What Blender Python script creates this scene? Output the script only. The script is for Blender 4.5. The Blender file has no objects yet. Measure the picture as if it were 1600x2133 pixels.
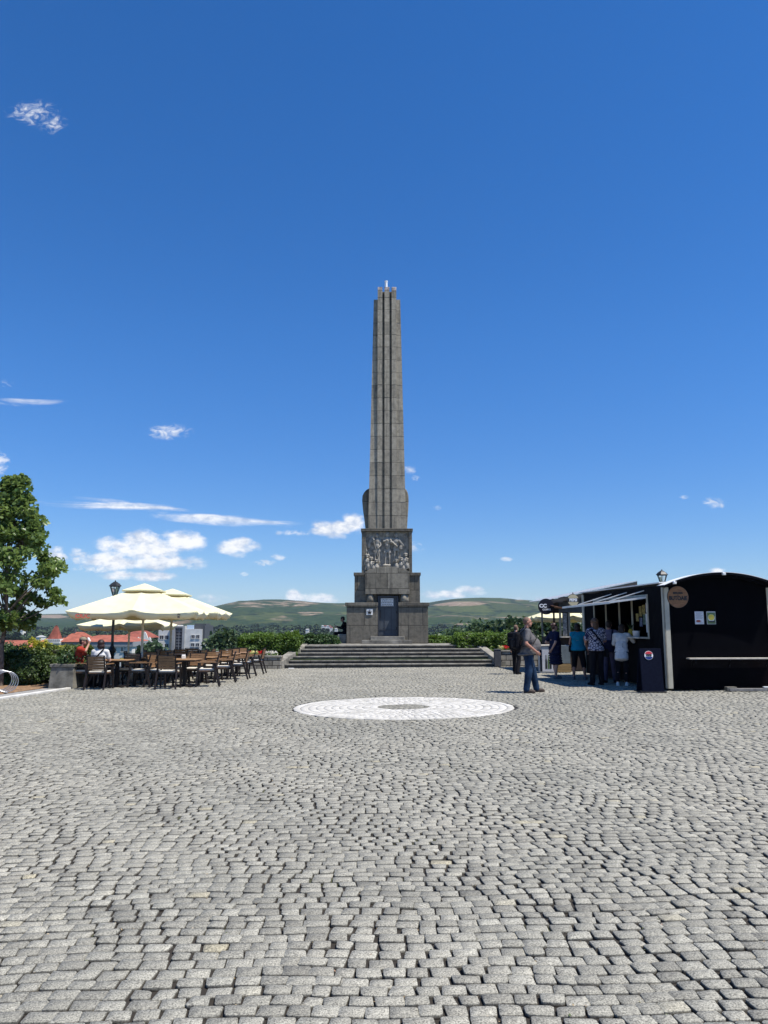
import bpy, bmesh, math, random
import numpy as np
from mathutils import Vector, Matrix, noise as mnoise
from math import radians as R, sin, cos, pi
random.seed(7); rng = np.random.default_rng(7)
scene = bpy.context.scene
COL = scene.collection

# ------------------------------------------------------------------ camera
PITCH = R(8.3); F = 1600.0; CAMZ = 1.55
cam_d = bpy.data.cameras.new("camera"); cam = bpy.data.objects.new("camera", cam_d); COL.objects.link(cam)
cam.location = (0, 0, CAMZ); cam.rotation_euler = (R(90) + PITCH, 0, 0)
cam_d.sensor_fit = 'HORIZONTAL'; cam_d.sensor_width = 36; cam_d.lens = 36
cam_d.clip_start = 0.1; cam_d.clip_end = 30000
scene.camera = cam
# ------------------------------------------------------------------ light
SUN = Vector((0.43, -0.185, 0.885)).normalized()
sd = bpy.data.lights.new("sun", 'SUN'); sd.energy = 5.0; sd.angle = R(0.53); sd.color = (1.0, 0.955, 0.88)
so = bpy.data.objects.new("sun", sd); COL.objects.link(so); so.location = (20, -10, 40)
so.rotation_euler = SUN.to_track_quat('Z', 'Y').to_euler()
scene.view_settings.view_transform = 'Standard'; scene.view_settings.look = 'None'
scene.view_settings.exposure = 0.45; scene.view_settings.gamma = 1.0
SKY_STRENGTH = 0.088; HAZE = 0.00005

def ray(px, py):
    dx, dy = px - 800.0, 1066.5 - py
    return Vector((dx, F * cos(PITCH) - dy * sin(PITCH), F * sin(PITCH) + dy * cos(PITCH)))
def P(px, py, Y):
    r = ray(px, py); t = Y / r.y
    return Vector((r.x * t, Y, CAMZ + r.z * t))
def Zp(py, Y): return P(800, py, Y).z
def Xp(px, py, Y): return P(px, py, Y).x
def G(x, y):                                   # plaza surface: a gentle plane
    return 0.008 * x - 0.00625 * min(y, 32.0)
def GP(px, py):
    r = ray(px, py)
    t = -CAMZ / (r.z - 0.008 * r.x + 0.00625 * r.y)
    return Vector((r.x * t, r.y * t, CAMZ + r.z * t))

# ------------------------------------------------------------------ node helper
class NT:
    def __init__(s, tree): s.t = tree; s.n = tree.nodes; s.l = tree.links
    def new(s, typ, **kw):
        n = s.n.new(typ)
        for k, v in kw.items():
            if k.startswith('_'): setattr(n, k[1:], v)
        for k, v in kw.items():
            if not k.startswith('_'):
                key = int(k[1:]) if (k[0] == 'i' and k[1:].isdigit()) else k.replace('__', ' ')
                s.set(n, key, v)
        return n
    def set(s, n, key, v):
        inp = n.inputs[key]
        if isinstance(v, bpy.types.NodeSocket): s.l.new(v, inp)
        elif isinstance(v, bpy.types.Node): s.l.new(v.outputs[0], inp)
        else: inp.default_value = v
    def math(s, op, a, b=None, c=None, clamp=False):
        n = s.n.new('ShaderNodeMath'); n.operation = op; n.use_clamp = clamp
        s.set(n, 0, a)
        if b is not None: s.set(n, 1, b)
        if c is not None: s.set(n, 2, c)
        return n.outputs[0]
    def mix(s, f, a, b, typ='MIX'):
        n = s.n.new('ShaderNodeMix'); n.data_type = 'RGBA'; n.blend_type = typ
        s.set(n, 0, f); s.set(n, 6, a); s.set(n, 7, b)
        return n.outputs[2]
    def noise(s, vec, scale, detail=4, rough=.55, dist=0.0):
        n = s.n.new('ShaderNodeTexNoise'); 
        if vec is not None: s.l.new(vec, n.inputs['Vector'])
        n.inputs['Scale'].default_value = scale; n.inputs['Detail'].default_value = detail
        n.inputs['Roughness'].default_value = rough; n.inputs['Distortion'].default_value = dist
        return n.outputs[0]
    def ramp(s, f, stops):
        n = s.n.new('ShaderNodeValToRGB'); s.l.new(f, n.inputs[0])
        el = n.color_ramp.elements
        while len(el) < len(stops): el.new(.5)
        for e, (p, c) in zip(el, stops):
            e.position = p; e.color = c if len(c) == 4 else (*c, 1)
        return n.outputs[0]
    def mr(s, v, a, b, c=0.0, d=1.0, smooth=False):
        n = s.n.new('ShaderNodeMapRange'); n.interpolation_type = 'SMOOTHSTEP' if smooth else 'LINEAR'
        s.set(n, 0, v); s.set(n, 1, a); s.set(n, 2, b); s.set(n, 3, c); s.set(n, 4, d)
        return n.outputs[0]

def c4(c): return (c[0], c[1], c[2], 1.0)
MATS = {}
def newmat(name):
    m = bpy.data.materials.new(name); m.use_nodes = True; m.node_tree.nodes.clear()
    nt = NT(m.node_tree); out = nt.new('ShaderNodeOutputMaterial')
    b = nt.new('ShaderNodeBsdfPrincipled'); nt.l.new(b.outputs[0], out.inputs[0])
    MATS[name] = m
    return m, nt, b, out
def simple(name, col, rough=.6, metal=0.0, var=.12, vscale=6.0, bump=0.0, bscale=60, spec=.4, col2=None):
    if name in MATS: return MATS[name]
    m, nt, b, out = newmat(name)
    tc = nt.new('ShaderNodeTexCoord'); ob = tc.outputs['Object']
    nz = nt.noise(ob, vscale, 5)
    c2 = col2 if col2 else tuple(x * (1 - var * 2) for x in col)
    c1 = tuple(min(1, x * (1 + var)) for x in col)
    b.inputs['Base Color'].default_value = c4(col)
    nt.l.new(nt.ramp(nz, [(.3, c2), (.68, c1)]), b.inputs['Base Color'])
    b.inputs['Roughness'].default_value = rough; b.inputs['Metallic'].default_value = metal
    b.inputs['Specular IOR Level'].default_value = spec
    if bump > 0:
        bp = nt.new('ShaderNodeBump', Strength=bump, Distance=.01); nt.l.new(nt.noise(ob, bscale, 5), bp.inputs['Height'])
        nt.l.new(bp.outputs[0], b.inputs['Normal'])
    return m

# ------------------------------------------------------------------ world: sky and clouds
w = bpy.data.worlds.new("World"); scene.world = w; w.use_nodes = True
wt = NT(w.node_tree); w.node_tree.nodes.clear()
wout = wt.new('ShaderNodeOutputWorld'); bg = wt.new('ShaderNodeBackground'); wt.l.new(bg.outputs[0], wout.inputs[0])
sky = wt.new('ShaderNodeTexSky'); sky.sky_type = 'NISHITA'; sky.sun_disc = False
sky.sun_elevation = math.asin(SUN.z); sky.sun_rotation = math.atan2(SUN.x, SUN.y)
sky.air_density = 1.0; sky.dust_density = 0.1; sky.ozone_density = 1.6; sky.altitude = 300
_el = None
hs = wt.new('ShaderNodeHueSaturation', Saturation=1.18, Value=1.0); wt.l.new(wt.mix(1.0, sky.outputs[0], (.80, .97, 1.28, 1), 'MULTIPLY'), hs.inputs['Color'])
tc = wt.new('ShaderNodeTexCoord'); sx = wt.new('ShaderNodeSeparateXYZ'); wt.l.new(tc.outputs['Generated'], sx.inputs[0])
ysafe = wt.math('MAXIMUM', sx.outputs[1], .05)
U = wt.math('DIVIDE', sx.outputs[0], ysafe); V = wt.math('DIVIDE', sx.outputs[2], ysafe)
CL = [  # px, py, rx, ry, strength  (directions of the clouds)
 (70,235,48,26,.34),(110,258,28,22,.3),(60,838,75,9,.22),(352,899,40,15,.42),(0,965,18,22,.42),
 (225,1052,165,13,.55),(470,1084,145,12,.53),(10,800,12,8,.2),
 (300,1140,95,34,1),(225,1168,60,20,1),(375,1128,50,24,1),(335,1172,85,18,1),(290,1199,85,11,.8),(215,1184,55,9,.5),
 (493,1140,45,20,1),(578,1161,17,7,.7),(552,1172,20,6,.35),(702,1100,60,20,1),(735,1088,26,20,1),
 (115,1158,34,18,.8),(155,1150,18,10,.8),(165,1160,22,14,.5),(853,979,14,10,.8),(865,996,10,5,.3),(1490,1047,24,11,.5),
 (1055,1165,12,5,.5),(910,1058,8,5,.4),(1425,1036,10,4,.35),(508,1196,9,5,.45),(1496,1190,16,7,.6),
 (640,1247,60,12,.75),(612,1240,20,13,.9),(668,1244,30,9,.75),(930,1238,60,9,.7),(975,1229,30,9,.9),(905,1238,30,9,.8),(990,1235,22,8,.5),(440,1246,26,8,.35),
 (610,1110,40,5,.25),(850,1140,30,10,.35),(1120,1250,60,6,.25)]
acc = None; accw = None; accs = None
nvec = wt.new('ShaderNodeCombineXYZ'); wt.l.new(U, nvec.inputs[0]); wt.l.new(wt.math('MULTIPLY', V, 1.7), nvec.inputs[1])
svec = wt.new('ShaderNodeCombineXYZ'); wt.l.new(wt.math('MULTIPLY', U, .35), svec.inputs[0]); wt.l.new(wt.math('MULTIPLY_ADD', U, .18, wt.math('MULTIPLY', V, 3.0)), svec.inputs[1])
n1 = wt.noise(nvec.outputs[0], 36, 10, .58, .15); n2 = wt.noise(nvec.outputs[0], 9, 5, .5); nw = wt.noise(svec.outputs[0], 22, 9, .62, .8)
for (px, py, rx, ry, st) in CL:
    wispy = st < .56
    r = ray(px, py); u0, v0 = r.x / r.y, r.z / r.y
    du = wt.math('MULTIPLY', wt.math('SUBTRACT', U, u0), F / (rx * 1.2)); dv0 = wt.math('SUBTRACT', V, v0)
    if (px, py) in ((225, 1052), (470, 1084)): dv0 = wt.math('MULTIPLY_ADD', wt.math('SUBTRACT', U, u0), .07, dv0)
    dv = wt.math('MULTIPLY', dv0, F / (ry * 1.2))
    d = wt.math('MULTIPLY_ADD', du, du, wt.math('MULTIPLY', dv, dv))
    mk = wt.math('MULTIPLY', wt.math('SUBTRACT', 1.0, d), st)
    if wispy and rx < 130 and (px, py) != (60, 838): accs = mk if accs is None else wt.math('MAXIMUM', accs, mk)
    elif wispy: accw = mk if accw is None else wt.math('MAXIMUM', accw, mk)
    else: acc = mk if acc is None else wt.math('MAXIMUM', acc, mk)
dens = wt.math('ADD', acc, wt.math('MULTIPLY', wt.math('SUBTRACT', n1, .53), 2.6))
cover = wt.math('MULTIPLY', wt.mr(dens, .0, .85, 0, 1, True), wt.mr(acc, -.3, .2, 0, 1, True))
cover = wt.math('MULTIPLY', cover, wt.mr(acc, 0.0, .5, .5, .97))
dw = wt.math('ADD', accw, wt.math('MULTIPLY', wt.math('SUBTRACT', nw, .52), 2.0))
covw = wt.math('MULTIPLY', wt.math('MULTIPLY', wt.mr(dw, .0, .75, 0, .95, True), wt.mr(accw, -.15, .15, 0, 1, True)), 1.0)
nd = wt.noise(nvec.outputs[0], 55, 8, .62, 1.4)
ds = wt.math('ADD', accs, wt.math('MULTIPLY', wt.math('SUBTRACT', nd, .5), 2.6))
covs = wt.math('MULTIPLY', wt.mr(ds, -.1, .95, 0, .85, True), wt.mr(accs, -.25, .3, 0, 1, True))
cover = wt.math('MAXIMUM', wt.math('MAXIMUM', cover, covw), covs)
cover = wt.math('MULTIPLY', cover, wt.math('GREATER_THAN', sx.outputs[1], .05))
n3 = wt.noise(nvec.outputs[0], 48, 6, .6)
shade = wt.mr(wt.math('ADD', n3, wt.math('MULTIPLY', n2, .5)), .58, .86, .0, 1.0, True)
cb = wt.mix(shade, (5.0, 5.7, 7.0, 1), (8.9, 8.9, 9.0, 1))
lowsky = wt.mix(wt.mr(V, .0, .42, 0, 1, True), (.78, .79, .83, 1), (1, 1, 1, 1))
skyc = wt.mix(1.0, hs.outputs[0], lowsky, 'MULTIPLY')
final = wt.mix(cover, skyc, cb)
wt.l.new(final, bg.inputs[0]); bg.inputs[1].default_value = SKY_STRENGTH

# ------------------------------------------------------------------ mesh helpers
def props(o, label=None, cat=None, group=None, kind=None):
    if label: o['label'] = label
    if cat: o['category'] = cat
    if group: o['group'] = group
    if kind: o['kind'] = kind
    return o
def thing(name, label, cat, loc=(0, 0, 0), rz=0.0, group=None):
    o = bpy.data.objects.new(name, None); COL.objects.link(o); o.empty_display_size = .2
    o.location = loc; o.rotation_euler = (0, 0, rz)
    return props(o, label, cat, group)
def link(name, me, mats, parent=None):
    o = bpy.data.objects.new(name, me); COL.objects.link(o)
    for m in (mats if isinstance(mats, (list, tuple)) else [mats]): me.materials.append(m)
    if parent is not None: o.parent = parent
    return o
def mesh_np(name, verts, faces, smooth=False, attrs=None, matidx=None):
    """faces: list of int arrays (k, n)"""
    me = bpy.data.meshes.new(name); verts = np.asarray(verts, dtype=np.float32)
    me.vertices.add(len(verts)); me.vertices.foreach_set('co', verts.ravel())
    li = np.concatenate([f.ravel() for f in faces]).astype(np.int32)
    tot = np.concatenate([np.full(len(f), f.shape[1]) for f in faces]).astype(np.int32)
    st = np.concatenate([[0], np.cumsum(tot)[:-1]]).astype(np.int32)
    me.loops.add(len(li)); me.loops.foreach_set('vertex_index', li)
    me.polygons.add(len(tot)); me.polygons.foreach_set('loop_start', st); me.polygons.foreach_set('loop_total', tot)
    if smooth: me.polygons.foreach_set('use_smooth', np.ones(len(tot), dtype=bool))
    if matidx is not None: me.polygons.foreach_set('material_index', np.asarray(matidx, dtype=np.int32))
    for k, v in (attrs or {}).items():
        a = me.attributes.new(k, 'FLOAT', 'POINT'); a.data.foreach_set('value', np.asarray(v, dtype=np.float32))
    me.update(calc_edges=True); me.validate()
    return me
class MB:
    def __init__(s): s.v = []; s.f = []; s.m = []; s.sm = []
    def add(s, vs, fs, mi=0, smooth=False):
        b = len(s.v); s.v += [tuple(v) for v in vs]
        for f in fs: s.f.append(tuple(i + b for i in f)); s.m.append(mi); s.sm.append(smooth)
        return s
    def hexa(s, p, mi=0):   # 8 points: bottom 4 ccw, top 4 ccw
        return s.add(p, [(3, 2, 1, 0), (4, 5, 6, 7), (0, 1, 5, 4), (1, 2, 6, 5), (2, 3, 7, 6), (3, 0, 4, 7)], mi)
    def bx(s, x0, x1, y0, y1, z0, z1, mi=0):
        return s.hexa([(x0, y0, z0), (x1, y0, z0), (x1, y1, z0), (x0, y1, z0), (x0, y0, z1), (x1, y0, z1), (x1, y1, z1), (x0, y1, z1)], mi)
    def box(s, c, d, rot=None, mi=0):
        hx, hy, hz = d[0] / 2, d[1] / 2, d[2] / 2
        p = [Vector(q) for q in [(-hx, -hy, -hz), (hx, -hy, -hz), (hx, hy, -hz), (-hx, hy, -hz), (-hx, -hy, hz), (hx, -hy, hz), (hx, hy, hz), (-hx, hy, hz)]]
        if rot is not None: p = [rot @ q for q in p]
        return s.hexa([q + Vector(c) for q in p], mi)
    def bbox(s, c, d, bev=.01, rot=None, mi=0):      # box with chamfered edges
        bm = bmesh.new(); bmesh.ops.create_cube(bm, size=1)
        for v in bm.verts: v.co = Vector((v.co.x * d[0], v.co.y * d[1], v.co.z * d[2]))
        bmesh.ops.bevel(bm, geom=bm.edges[:], offset=bev, segments=2, affect='EDGES', profile=.5)
        vs = [(rot @ v.co if rot is not None else v.co) + Vector(c) for v in bm.verts]; bm.verts.index_update()
        fs = [tuple(v.index for v in f.verts) for f in bm.faces]; bm.free()
        return s.add(vs, fs, mi)
    def bar(s, a, b, wdt, hgt, mi=0, up=(0, 0, 1)):
        a, b = Vector(a), Vector(b); d = (b - a).normalized(); u = Vector(up)
        if abs(d.dot(u)) > .98: u = Vector((0, 1, 0))
        x = d.cross(u).normalized(); z = x.cross(d).normalized(); x = x * wdt / 2; z = z * hgt / 2
        return s.hexa([a - x - z, a + x - z, b + x - z, b - x - z, a - x + z, a + x + z, b + x + z, b - x + z], mi)
    def cyl(s, a, b, r0, r1=None, n=12, mi=0, caps=True, smooth=True):
        r1 = r0 if r1 is None else r1
        a, b = Vector(a), Vector(b); d = (b - a).normalized(); u = Vector((0, 0, 1)) if abs(d.z) < .95 else Vector((1, 0, 0))
        x = d.cross(u).normalized(); y = d.cross(x).normalized()
        ang = [2 * pi * i / n for i in range(n)]
        vs = [a + x * cos(t) * r0 + y * sin(t) * r0 for t in ang] + [b + x * cos(t) * r1 + y * sin(t) * r1 for t in ang]
        s.add(vs, [(i, (i + 1) % n, n + (i + 1) % n, n + i) for i in range(n)], mi, smooth)
        if caps: s.add(vs, [tuple(range(n))[::-1], tuple(range(n, 2 * n))], mi)
        return s
    def lathe(s, prof, c=(0, 0, 0), n=24, mi=0, smooth=True):
        c = Vector(c); vs = []
        for (r, z) in prof: vs += [c + Vector((r * cos(2 * pi * i / n), r * sin(2 * pi * i / n), z)) for i in range(n)]
        fs = [(k * n + i, k * n + (i + 1) % n, (k + 1) * n + (i + 1) % n, (k + 1) * n + i) for k in range(len(prof) - 1) for i in range(n)]
        return s.add(vs, fs, mi, smooth)
    def tube(s, pts, r, n=8, mi=0):
        for i in range(len(pts) - 1):
            r0 = r[i] if isinstance(r, (list, tuple)) else r; r1 = r[i + 1] if isinstance(r, (list, tuple)) else r
            s.cyl(pts[i], pts[i + 1], r0, r1, n, mi)
            if i: s.ell(pts[i], (r0, r0, r0), seg=n, mi=mi)
        return s
    def ell(s, c, r, rot=None, seg=12, mi=0):
        c = Vector(c); vs = []; nr = max(4, seg // 2)
        for j in range(1, nr):
            ph = pi * j / nr
            for i in range(seg): vs.append(Vector((r[0] * sin(ph) * cos(2 * pi * i / seg), r[1] * sin(ph) * sin(2 * pi * i / seg), r[2] * cos(ph))))
        vs += [Vector((0, 0, r[2])), Vector((0, 0, -r[2]))]
        if rot is not None: vs = [rot @ v for v in vs]
        vs = [v + c for v in vs]; T = len(vs) - 2; B = T + 1; fs = []
        for j in range(nr - 2):
            for i in range(seg): fs.append((j * seg + i, (j + 1) * seg + i, (j + 1) * seg + (i + 1) % seg, j * seg + (i + 1) % seg))
        for i in range(seg):
            fs.append((T, i, (i + 1) % seg)); fs.append((B, (nr - 2) * seg + (i + 1) % seg, (nr - 2) * seg + i))
        return s.add(vs, fs, mi, True)
    def cap(s, a, b, r0, r1=None, seg=12):      # tapered capsule
        r1 = r0 if r1 is None else r1
        s.ell(a, (r0,) * 3, seg=seg); s.ell(b, (r1,) * 3, seg=seg)
        return s.cyl(a, b, r0, r1, seg)
    def prism(s, pts, axis, a, b, mi=0):        # polygon (2D pts) extruded along axis from a to b
        n = len(pts)
        def mk(p, t):
            return (p[0], t, p[1]) if axis == 'y' else ((t, p[0], p[1]) if axis == 'x' else (p[0], p[1], t))
        vs = [mk(p, a) for p in pts] + [mk(p, b) for p in pts]
        fs = [tuple(range(n)), tuple(range(n, 2 * n))[::-1]] + [(i, n + i, n + (i + 1) % n, (i + 1) % n) for i in range(n)]
        return s.add(vs, fs, mi)
    def mesh(s, name, fix=True):
        me = bpy.data.meshes.new(name); me.from_pydata(s.v, [], s.f)
        me.polygons.foreach_set('material_index', s.m); me.polygons.foreach_set('use_smooth', s.sm)
        if fix:
            bm = bmesh.new(); bm.from_mesh(me); bmesh.ops.recalc_face_normals(bm, faces=bm.faces[:]); bm.to_mesh(me); bm.free()
        me.update(); return me
    def build(s, name, mats, parent=None, bevel=0.0, fix=True):
        o = link(name, s.mesh(name, fix), mats, parent)
        if bevel:
            b = o.modifiers.new('bevel', 'BEVEL'); b.width = bevel; b.segments = 2; b.limit_method = 'ANGLE'; b.angle_limit = R(40)
        return o
def part(name, fn, mats, parent, bevel=0.0):
    b = MB(); fn(b); return b.build(name, mats, parent, bevel)
def copy_tree(o, parent=None):
    c = o.copy(); COL.objects.link(c); c.parent = parent
    for ch in [x for x in o.children]: copy_tree(ch, c)
    return c
def text(s, size, m, parent, loc, rot, name='lettering', ext=.004, bold=0.0, sx_=1.0, align='CENTER'):
    cu = bpy.data.curves.new(name, 'FONT'); cu.body = s; cu.size = size; cu.align_x = align; cu.align_y = 'CENTER'
    cu.extrude = ext; cu.offset = bold; cu.resolution_u = 3
    t = bpy.data.objects.new(name, cu); COL.objects.link(t)
    dg = bpy.context.evaluated_depsgraph_get(); dg.update()
    me = bpy.data.meshes.new_from_object(t.evaluated_get(dg)); bpy.data.objects.remove(t)
    for v in me.vertices: v.co.x *= sx_
    me.materials.clear(); me.name = name
    o = link(name, me, m, parent); o.location = loc; o.rotation_euler = rot
    return o

# ------------------------------------------------------------------ leaf scatter
def leaves_mesh(name, pts, size, aspect=.7, up_bias=.35, tone=None, jitter=.35, nrm=None):
    n = len(pts); pts = np.asarray(pts)
    d = rng.normal(size=(n, 3)); d /= np.linalg.norm(d, axis=1)[:, None]
    nn = rng.normal(size=(n, 3)); nn[:, 2] += up_bias * 2
    if nrm is not None: nn += np.asarray(nrm) * 1.2
    nn /= np.linalg.norm(nn, axis=1)[:, None]
    a = np.cross(nn, d); a /= np.linalg.norm(a, axis=1)[:, None] + 1e-9; b = np.cross(nn, a)
    s = (np.asarray(size) * (1 + jitter * rng.uniform(-1, 1, n)))[:, None]
    v = np.empty((n, 6, 3))
    v[:, 0] = pts - a * s * .5
    v[:, 1] = pts - a * s * .12 + b * s * .5 * aspect + nn * s * .10
    v[:, 2] = pts + a * s * .32 + b * s * .32 * aspect + nn * s * .06
    v[:, 3] = pts + a * s * .55 - nn * s * .05
    v[:, 4] = pts + a * s * .32 - b * s * .32 * aspect + nn * s * .06
    v[:, 5] = pts - a * s * .12 - b * s * .5 * aspect + nn * s * .10
    idx = np.arange(n)[:, None] * 6
    f = np.concatenate([idx + np.array([[0, 5, 4, 3]]), idx + np.array([[0, 3, 2, 1]])])
    t = rng.uniform(0, 1, n) if tone is None else np.asarray(tone)
    return mesh_np(name, v.reshape(-1, 3), [f], False, {'tone': np.repeat(t, 6)})
def leafmat(name, dark, light, trans=.35, rough=.5):
    m, nt, b, out = newmat(name)
    at = nt.new('ShaderNodeAttribute', _attribute_name='tone')
    col = nt.ramp(at.outputs['Fac'], [(0, dark), (1, light)])
    nt.l.new(col, b.inputs['Base Color']); b.inputs['Roughness'].default_value = rough; b.inputs['Specular IOR Level'].default_value = .35
    tr = nt.new('ShaderNodeBsdfTranslucent'); tc2 = nt.mix(.5, col, c4(tuple(min(1, c * 2) for c in light))); nt.l.new(tc2, tr.inputs[0])
    mx = nt.new('ShaderNodeMixShader', i0=trans); nt.l.new(b.outputs[0], mx.inputs[1]); nt.l.new(tr.outputs[0], mx.inputs[2]); nt.l.new(mx.outputs[0], out.inputs[0])
    return m
# ------------------------------------------------------------------ ground materials
def sett_mat():
    m, nt, b, out = newmat('granite setts')
    g = nt.new('ShaderNodeNewGeometry'); pos = g.outputs['Position']
    at = nt.new('ShaderNodeAttribute', _attribute_name='tone')
    base = nt.ramp(at.outputs['Fac'], [(0, (.155, .147, .127)), (.5, (.262, .249, .212)), (.93, (.345, .328, .279)), (1, (.34, .305, .22))])
    sp = nt.noise(pos, 130, 3, .8)
    sp2 = nt.noise(pos, 34, 4, .6)
    big = nt.noise(pos, .45, 4, .55)
    c = nt.mix(1.0, base, nt.ramp(sp, [(.36, (.30, .30, .30)), (.5, (1, 1, 1)), (.64, (1.6, 1.6, 1.57))]), 'MULTIPLY')
    c = nt.mix(1.0, c, nt.ramp(sp2, [(.3, (.86, .86, .85)), (.65, (1.1, 1.1, 1.08))]), 'MULTIPLY')
    c = nt.mix(1.0, c, nt.ramp(big, [(.3, (.85, .86, .86)), (.7, (1.1, 1.09, 1.07))]), 'MULTIPLY')
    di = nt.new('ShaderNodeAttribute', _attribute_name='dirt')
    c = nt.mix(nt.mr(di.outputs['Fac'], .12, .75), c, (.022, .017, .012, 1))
    stn = nt.noise(pos, 1.1, 6, .65)
    c = nt.mix(nt.math('MULTIPLY', nt.mr(stn, .60, .75), .35), c, (.10, .095, .08, 1))
    nt.l.new(c, b.inputs['Base Color']); b.inputs['Roughness'].default_value = .82; b.inputs['Specular IOR Level'].default_value = .3
    bp = nt.new('ShaderNodeBump', Strength=.55, Distance=.006); nt.l.new(nt.math('ADD', nt.noise(pos, 45, 6, .65), nt.math('MULTIPLY', nt.noise(pos, 170, 2), .35)), bp.inputs['Height'])
    nt.l.new(bp.outputs[0], b.inputs['Normal'])
    return m
def marble_sett_mat():
    m, nt, b, out = newmat('pale limestone setts')
    g = nt.new('ShaderNodeNewGeometry'); pos = g.outputs['Position']
    at = nt.new('ShaderNodeAttribute', _attribute_name='tone')
    base = nt.ramp(at.outputs['Fac'], [(0, (.40, .385, .34)), (.5, (.50, .48, .43)), (1, (.57, .55, .50))])
    c = nt.mix(1.0, base, nt.ramp(nt.noise(pos, 30, 5, .6), [(.3, (.85, .83, .8)), (.65, (1.05, 1.05, 1.05))]), 'MULTIPLY')
    nt.l.new(c, b.inputs['Base Color']); b.inputs['Roughness'].default_value = .7
    return m
def joint_mat():
    m, nt, b, out = newmat('joint grit')
    g = nt.new('ShaderNodeNewGeometry'); pos = g.outputs['Position']
    c = nt.ramp(nt.noise(pos, 90, 4, .7), [(.3, (.025, .02, .016)), (.6, (.02, .016, .011)), (.84, (.09, .07, .05))])
    c = nt.mix(nt.mr(nt.noise(pos, 1.3, 4), .6, .72), c, (.075, .085, .03, 1))
    nt.l.new(c, b.inputs['Base Color']); b.inputs['Roughness'].default_value = .95
    return m
def brickset_mat():
    m, nt, b, out = newmat('distant setts')
    g = nt.new('ShaderNodeNewGeometry'); pos = g.outputs['Position']
    br = nt.new('ShaderNodeTexBrick', Vector=pos, Color1=(.24, .24, .235, 1), Color2=(.33, .325, .31, 1), Mortar=(.06, .05, .04, 1), Scale=1.0)
    br.inputs['Mortar Size'].default_value = .008; br.inputs['Brick Width'].default_value = .13; br.inputs['Row Height'].default_value = .105
    nt.l.new(br.outputs[0], b.inputs['Base Color']); b.inputs['Roughness'].default_value = .85
    return m
M_SETT = sett_mat(); M_MARB = marble_sett_mat(); M_JOINT = joint_mat(); M_FAR = brickset_mat()

# ------------------------------------------------------------------ plaza
CC = (GP(608, 1481) + GP(1069, 1473)) / 2
ce = GP(838, 1454); cn = GP(838, 1498); CX, CY = CC.x, (ce.y + cn.y) / 2 + .1; CR = 2.2
def kerb_x(y): return -9.02 + (y - 18.0) * 0.128 if y < 22.3 else -10.6
def warp(x, y):
    wx = .05 * np.sin(y * .9 + 1.3 * np.sin(x * .35)) + .012 * np.sin(x * 5.3 + y * 3.1)
    wy = .16 * np.sin(x * .42 + .8 * np.sin(y * .31)) + .05 * np.sin(x * 1.35 + y * .4 + 2) + .010 * np.sin(x * 6.1 - y * 2.2)
    return x + wx, y + wy
def stones(cx, cy, hx, hy, ang, deep, jit, gap, zj=.004):
    """arrays of stones -> verts, faces (irregular rounded blocks)"""
    n = len(cx); cut = np.minimum(hx, hy)[:, None] * rng.uniform(.05, .36, (n, 4)) ** 1.1
    sgn = [(1, -1), (1, 1), (-1, 1), (-1, -1)]
    ring = np.empty((n, 8, 2))
    jx = rng.normal(0, jit, (n, 4)); jy = rng.normal(0, jit * .8, (n, 4))
    for k, (sx_, sy_) in enumerate(sgn):
        X = sx_ * hx + jx[:, k]; Y = sy_ * hy + jy[:, k]
        cxk = cut[:, k]
        if k % 2 == 0:   # order of the two cut points keeps the ring ccw
            a = np.stack([X - sx_ * cxk, Y], 1); b = np.stack([X, Y - sy_ * cxk], 1)
        else:
            a = np.stack([X, Y - sy_ * cxk], 1); b = np.stack([X - sx_ * cxk, Y], 1)
        ring[:, 2 * k] = a; ring[:, 2 * k + 1] = b
    ca, sa = np.cos(ang)[:, None], np.sin(ang)[:, None]
    def place(r):
        x = r[..., 0] * ca - r[..., 1] * sa + cx[:, None]; y = r[..., 0] * sa + r[..., 1] * ca + cy[:, None]
        return x, y
    z0 = rng.normal(0, zj, n); tx = rng.normal(0, .007, n); ty = rng.normal(0, .007, n)
    layers = []
    for (sc, dz) in ([(.965, -.0008), (1.0, -.0045), (.985, -.026)] if deep else [(.965, -.0012), (1.0, -.012)]):
        r = ring * sc if sc < 1 else ring
        x, y = place(r)
        z = z0[:, None] + dz + r[..., 0] * tx[:, None] + r[..., 1] * ty[:, None]
        layers.append(np.stack([x, y, z], 2))
    cen = np.stack([cx, cy, z0 + .0025], 1)[:, None, :]
    V = np.concatenate([cen] + layers, 1); k = V.shape[1]
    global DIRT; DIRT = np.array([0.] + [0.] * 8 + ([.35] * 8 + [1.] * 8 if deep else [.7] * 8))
    base = (np.arange(n) * k)[:, None]
    i = np.arange(8); j = (i + 1) % 8
    tri = np.stack([np.zeros(8, int), 1 + i, 1 + j], 1)
    F_ = [ (base[:, :, None] + tri[None]).reshape(-1, 3) ]
    for L in range(len(layers) - 1):
        q = np.stack([1 + L * 8 + i, 1 + (L + 1) * 8 + i, 1 + (L + 1) * 8 + j, 1 + L * 8 + j], 1)
        F_.append((base[:, :, None] + q[None]).reshape(-1, 4))
    return V, F_, k
def emit(name, V, F_, k, mat, tone, clip=None):
    sh = V.shape; v = V.reshape(-1, 3).copy()
    if clip is not None: v = clip(v)
    v[:, 2] += 0.008 * v[:, 0] - 0.00625 * np.minimum(v[:, 1], 32)
    me = mesh_np(name, v, F_, True, {'tone': np.repeat(tone, k), 'dirt': np.tile(DIRT, len(tone))})
    o = link(name, me, mat); props(o, kind='structure'); return o
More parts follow.
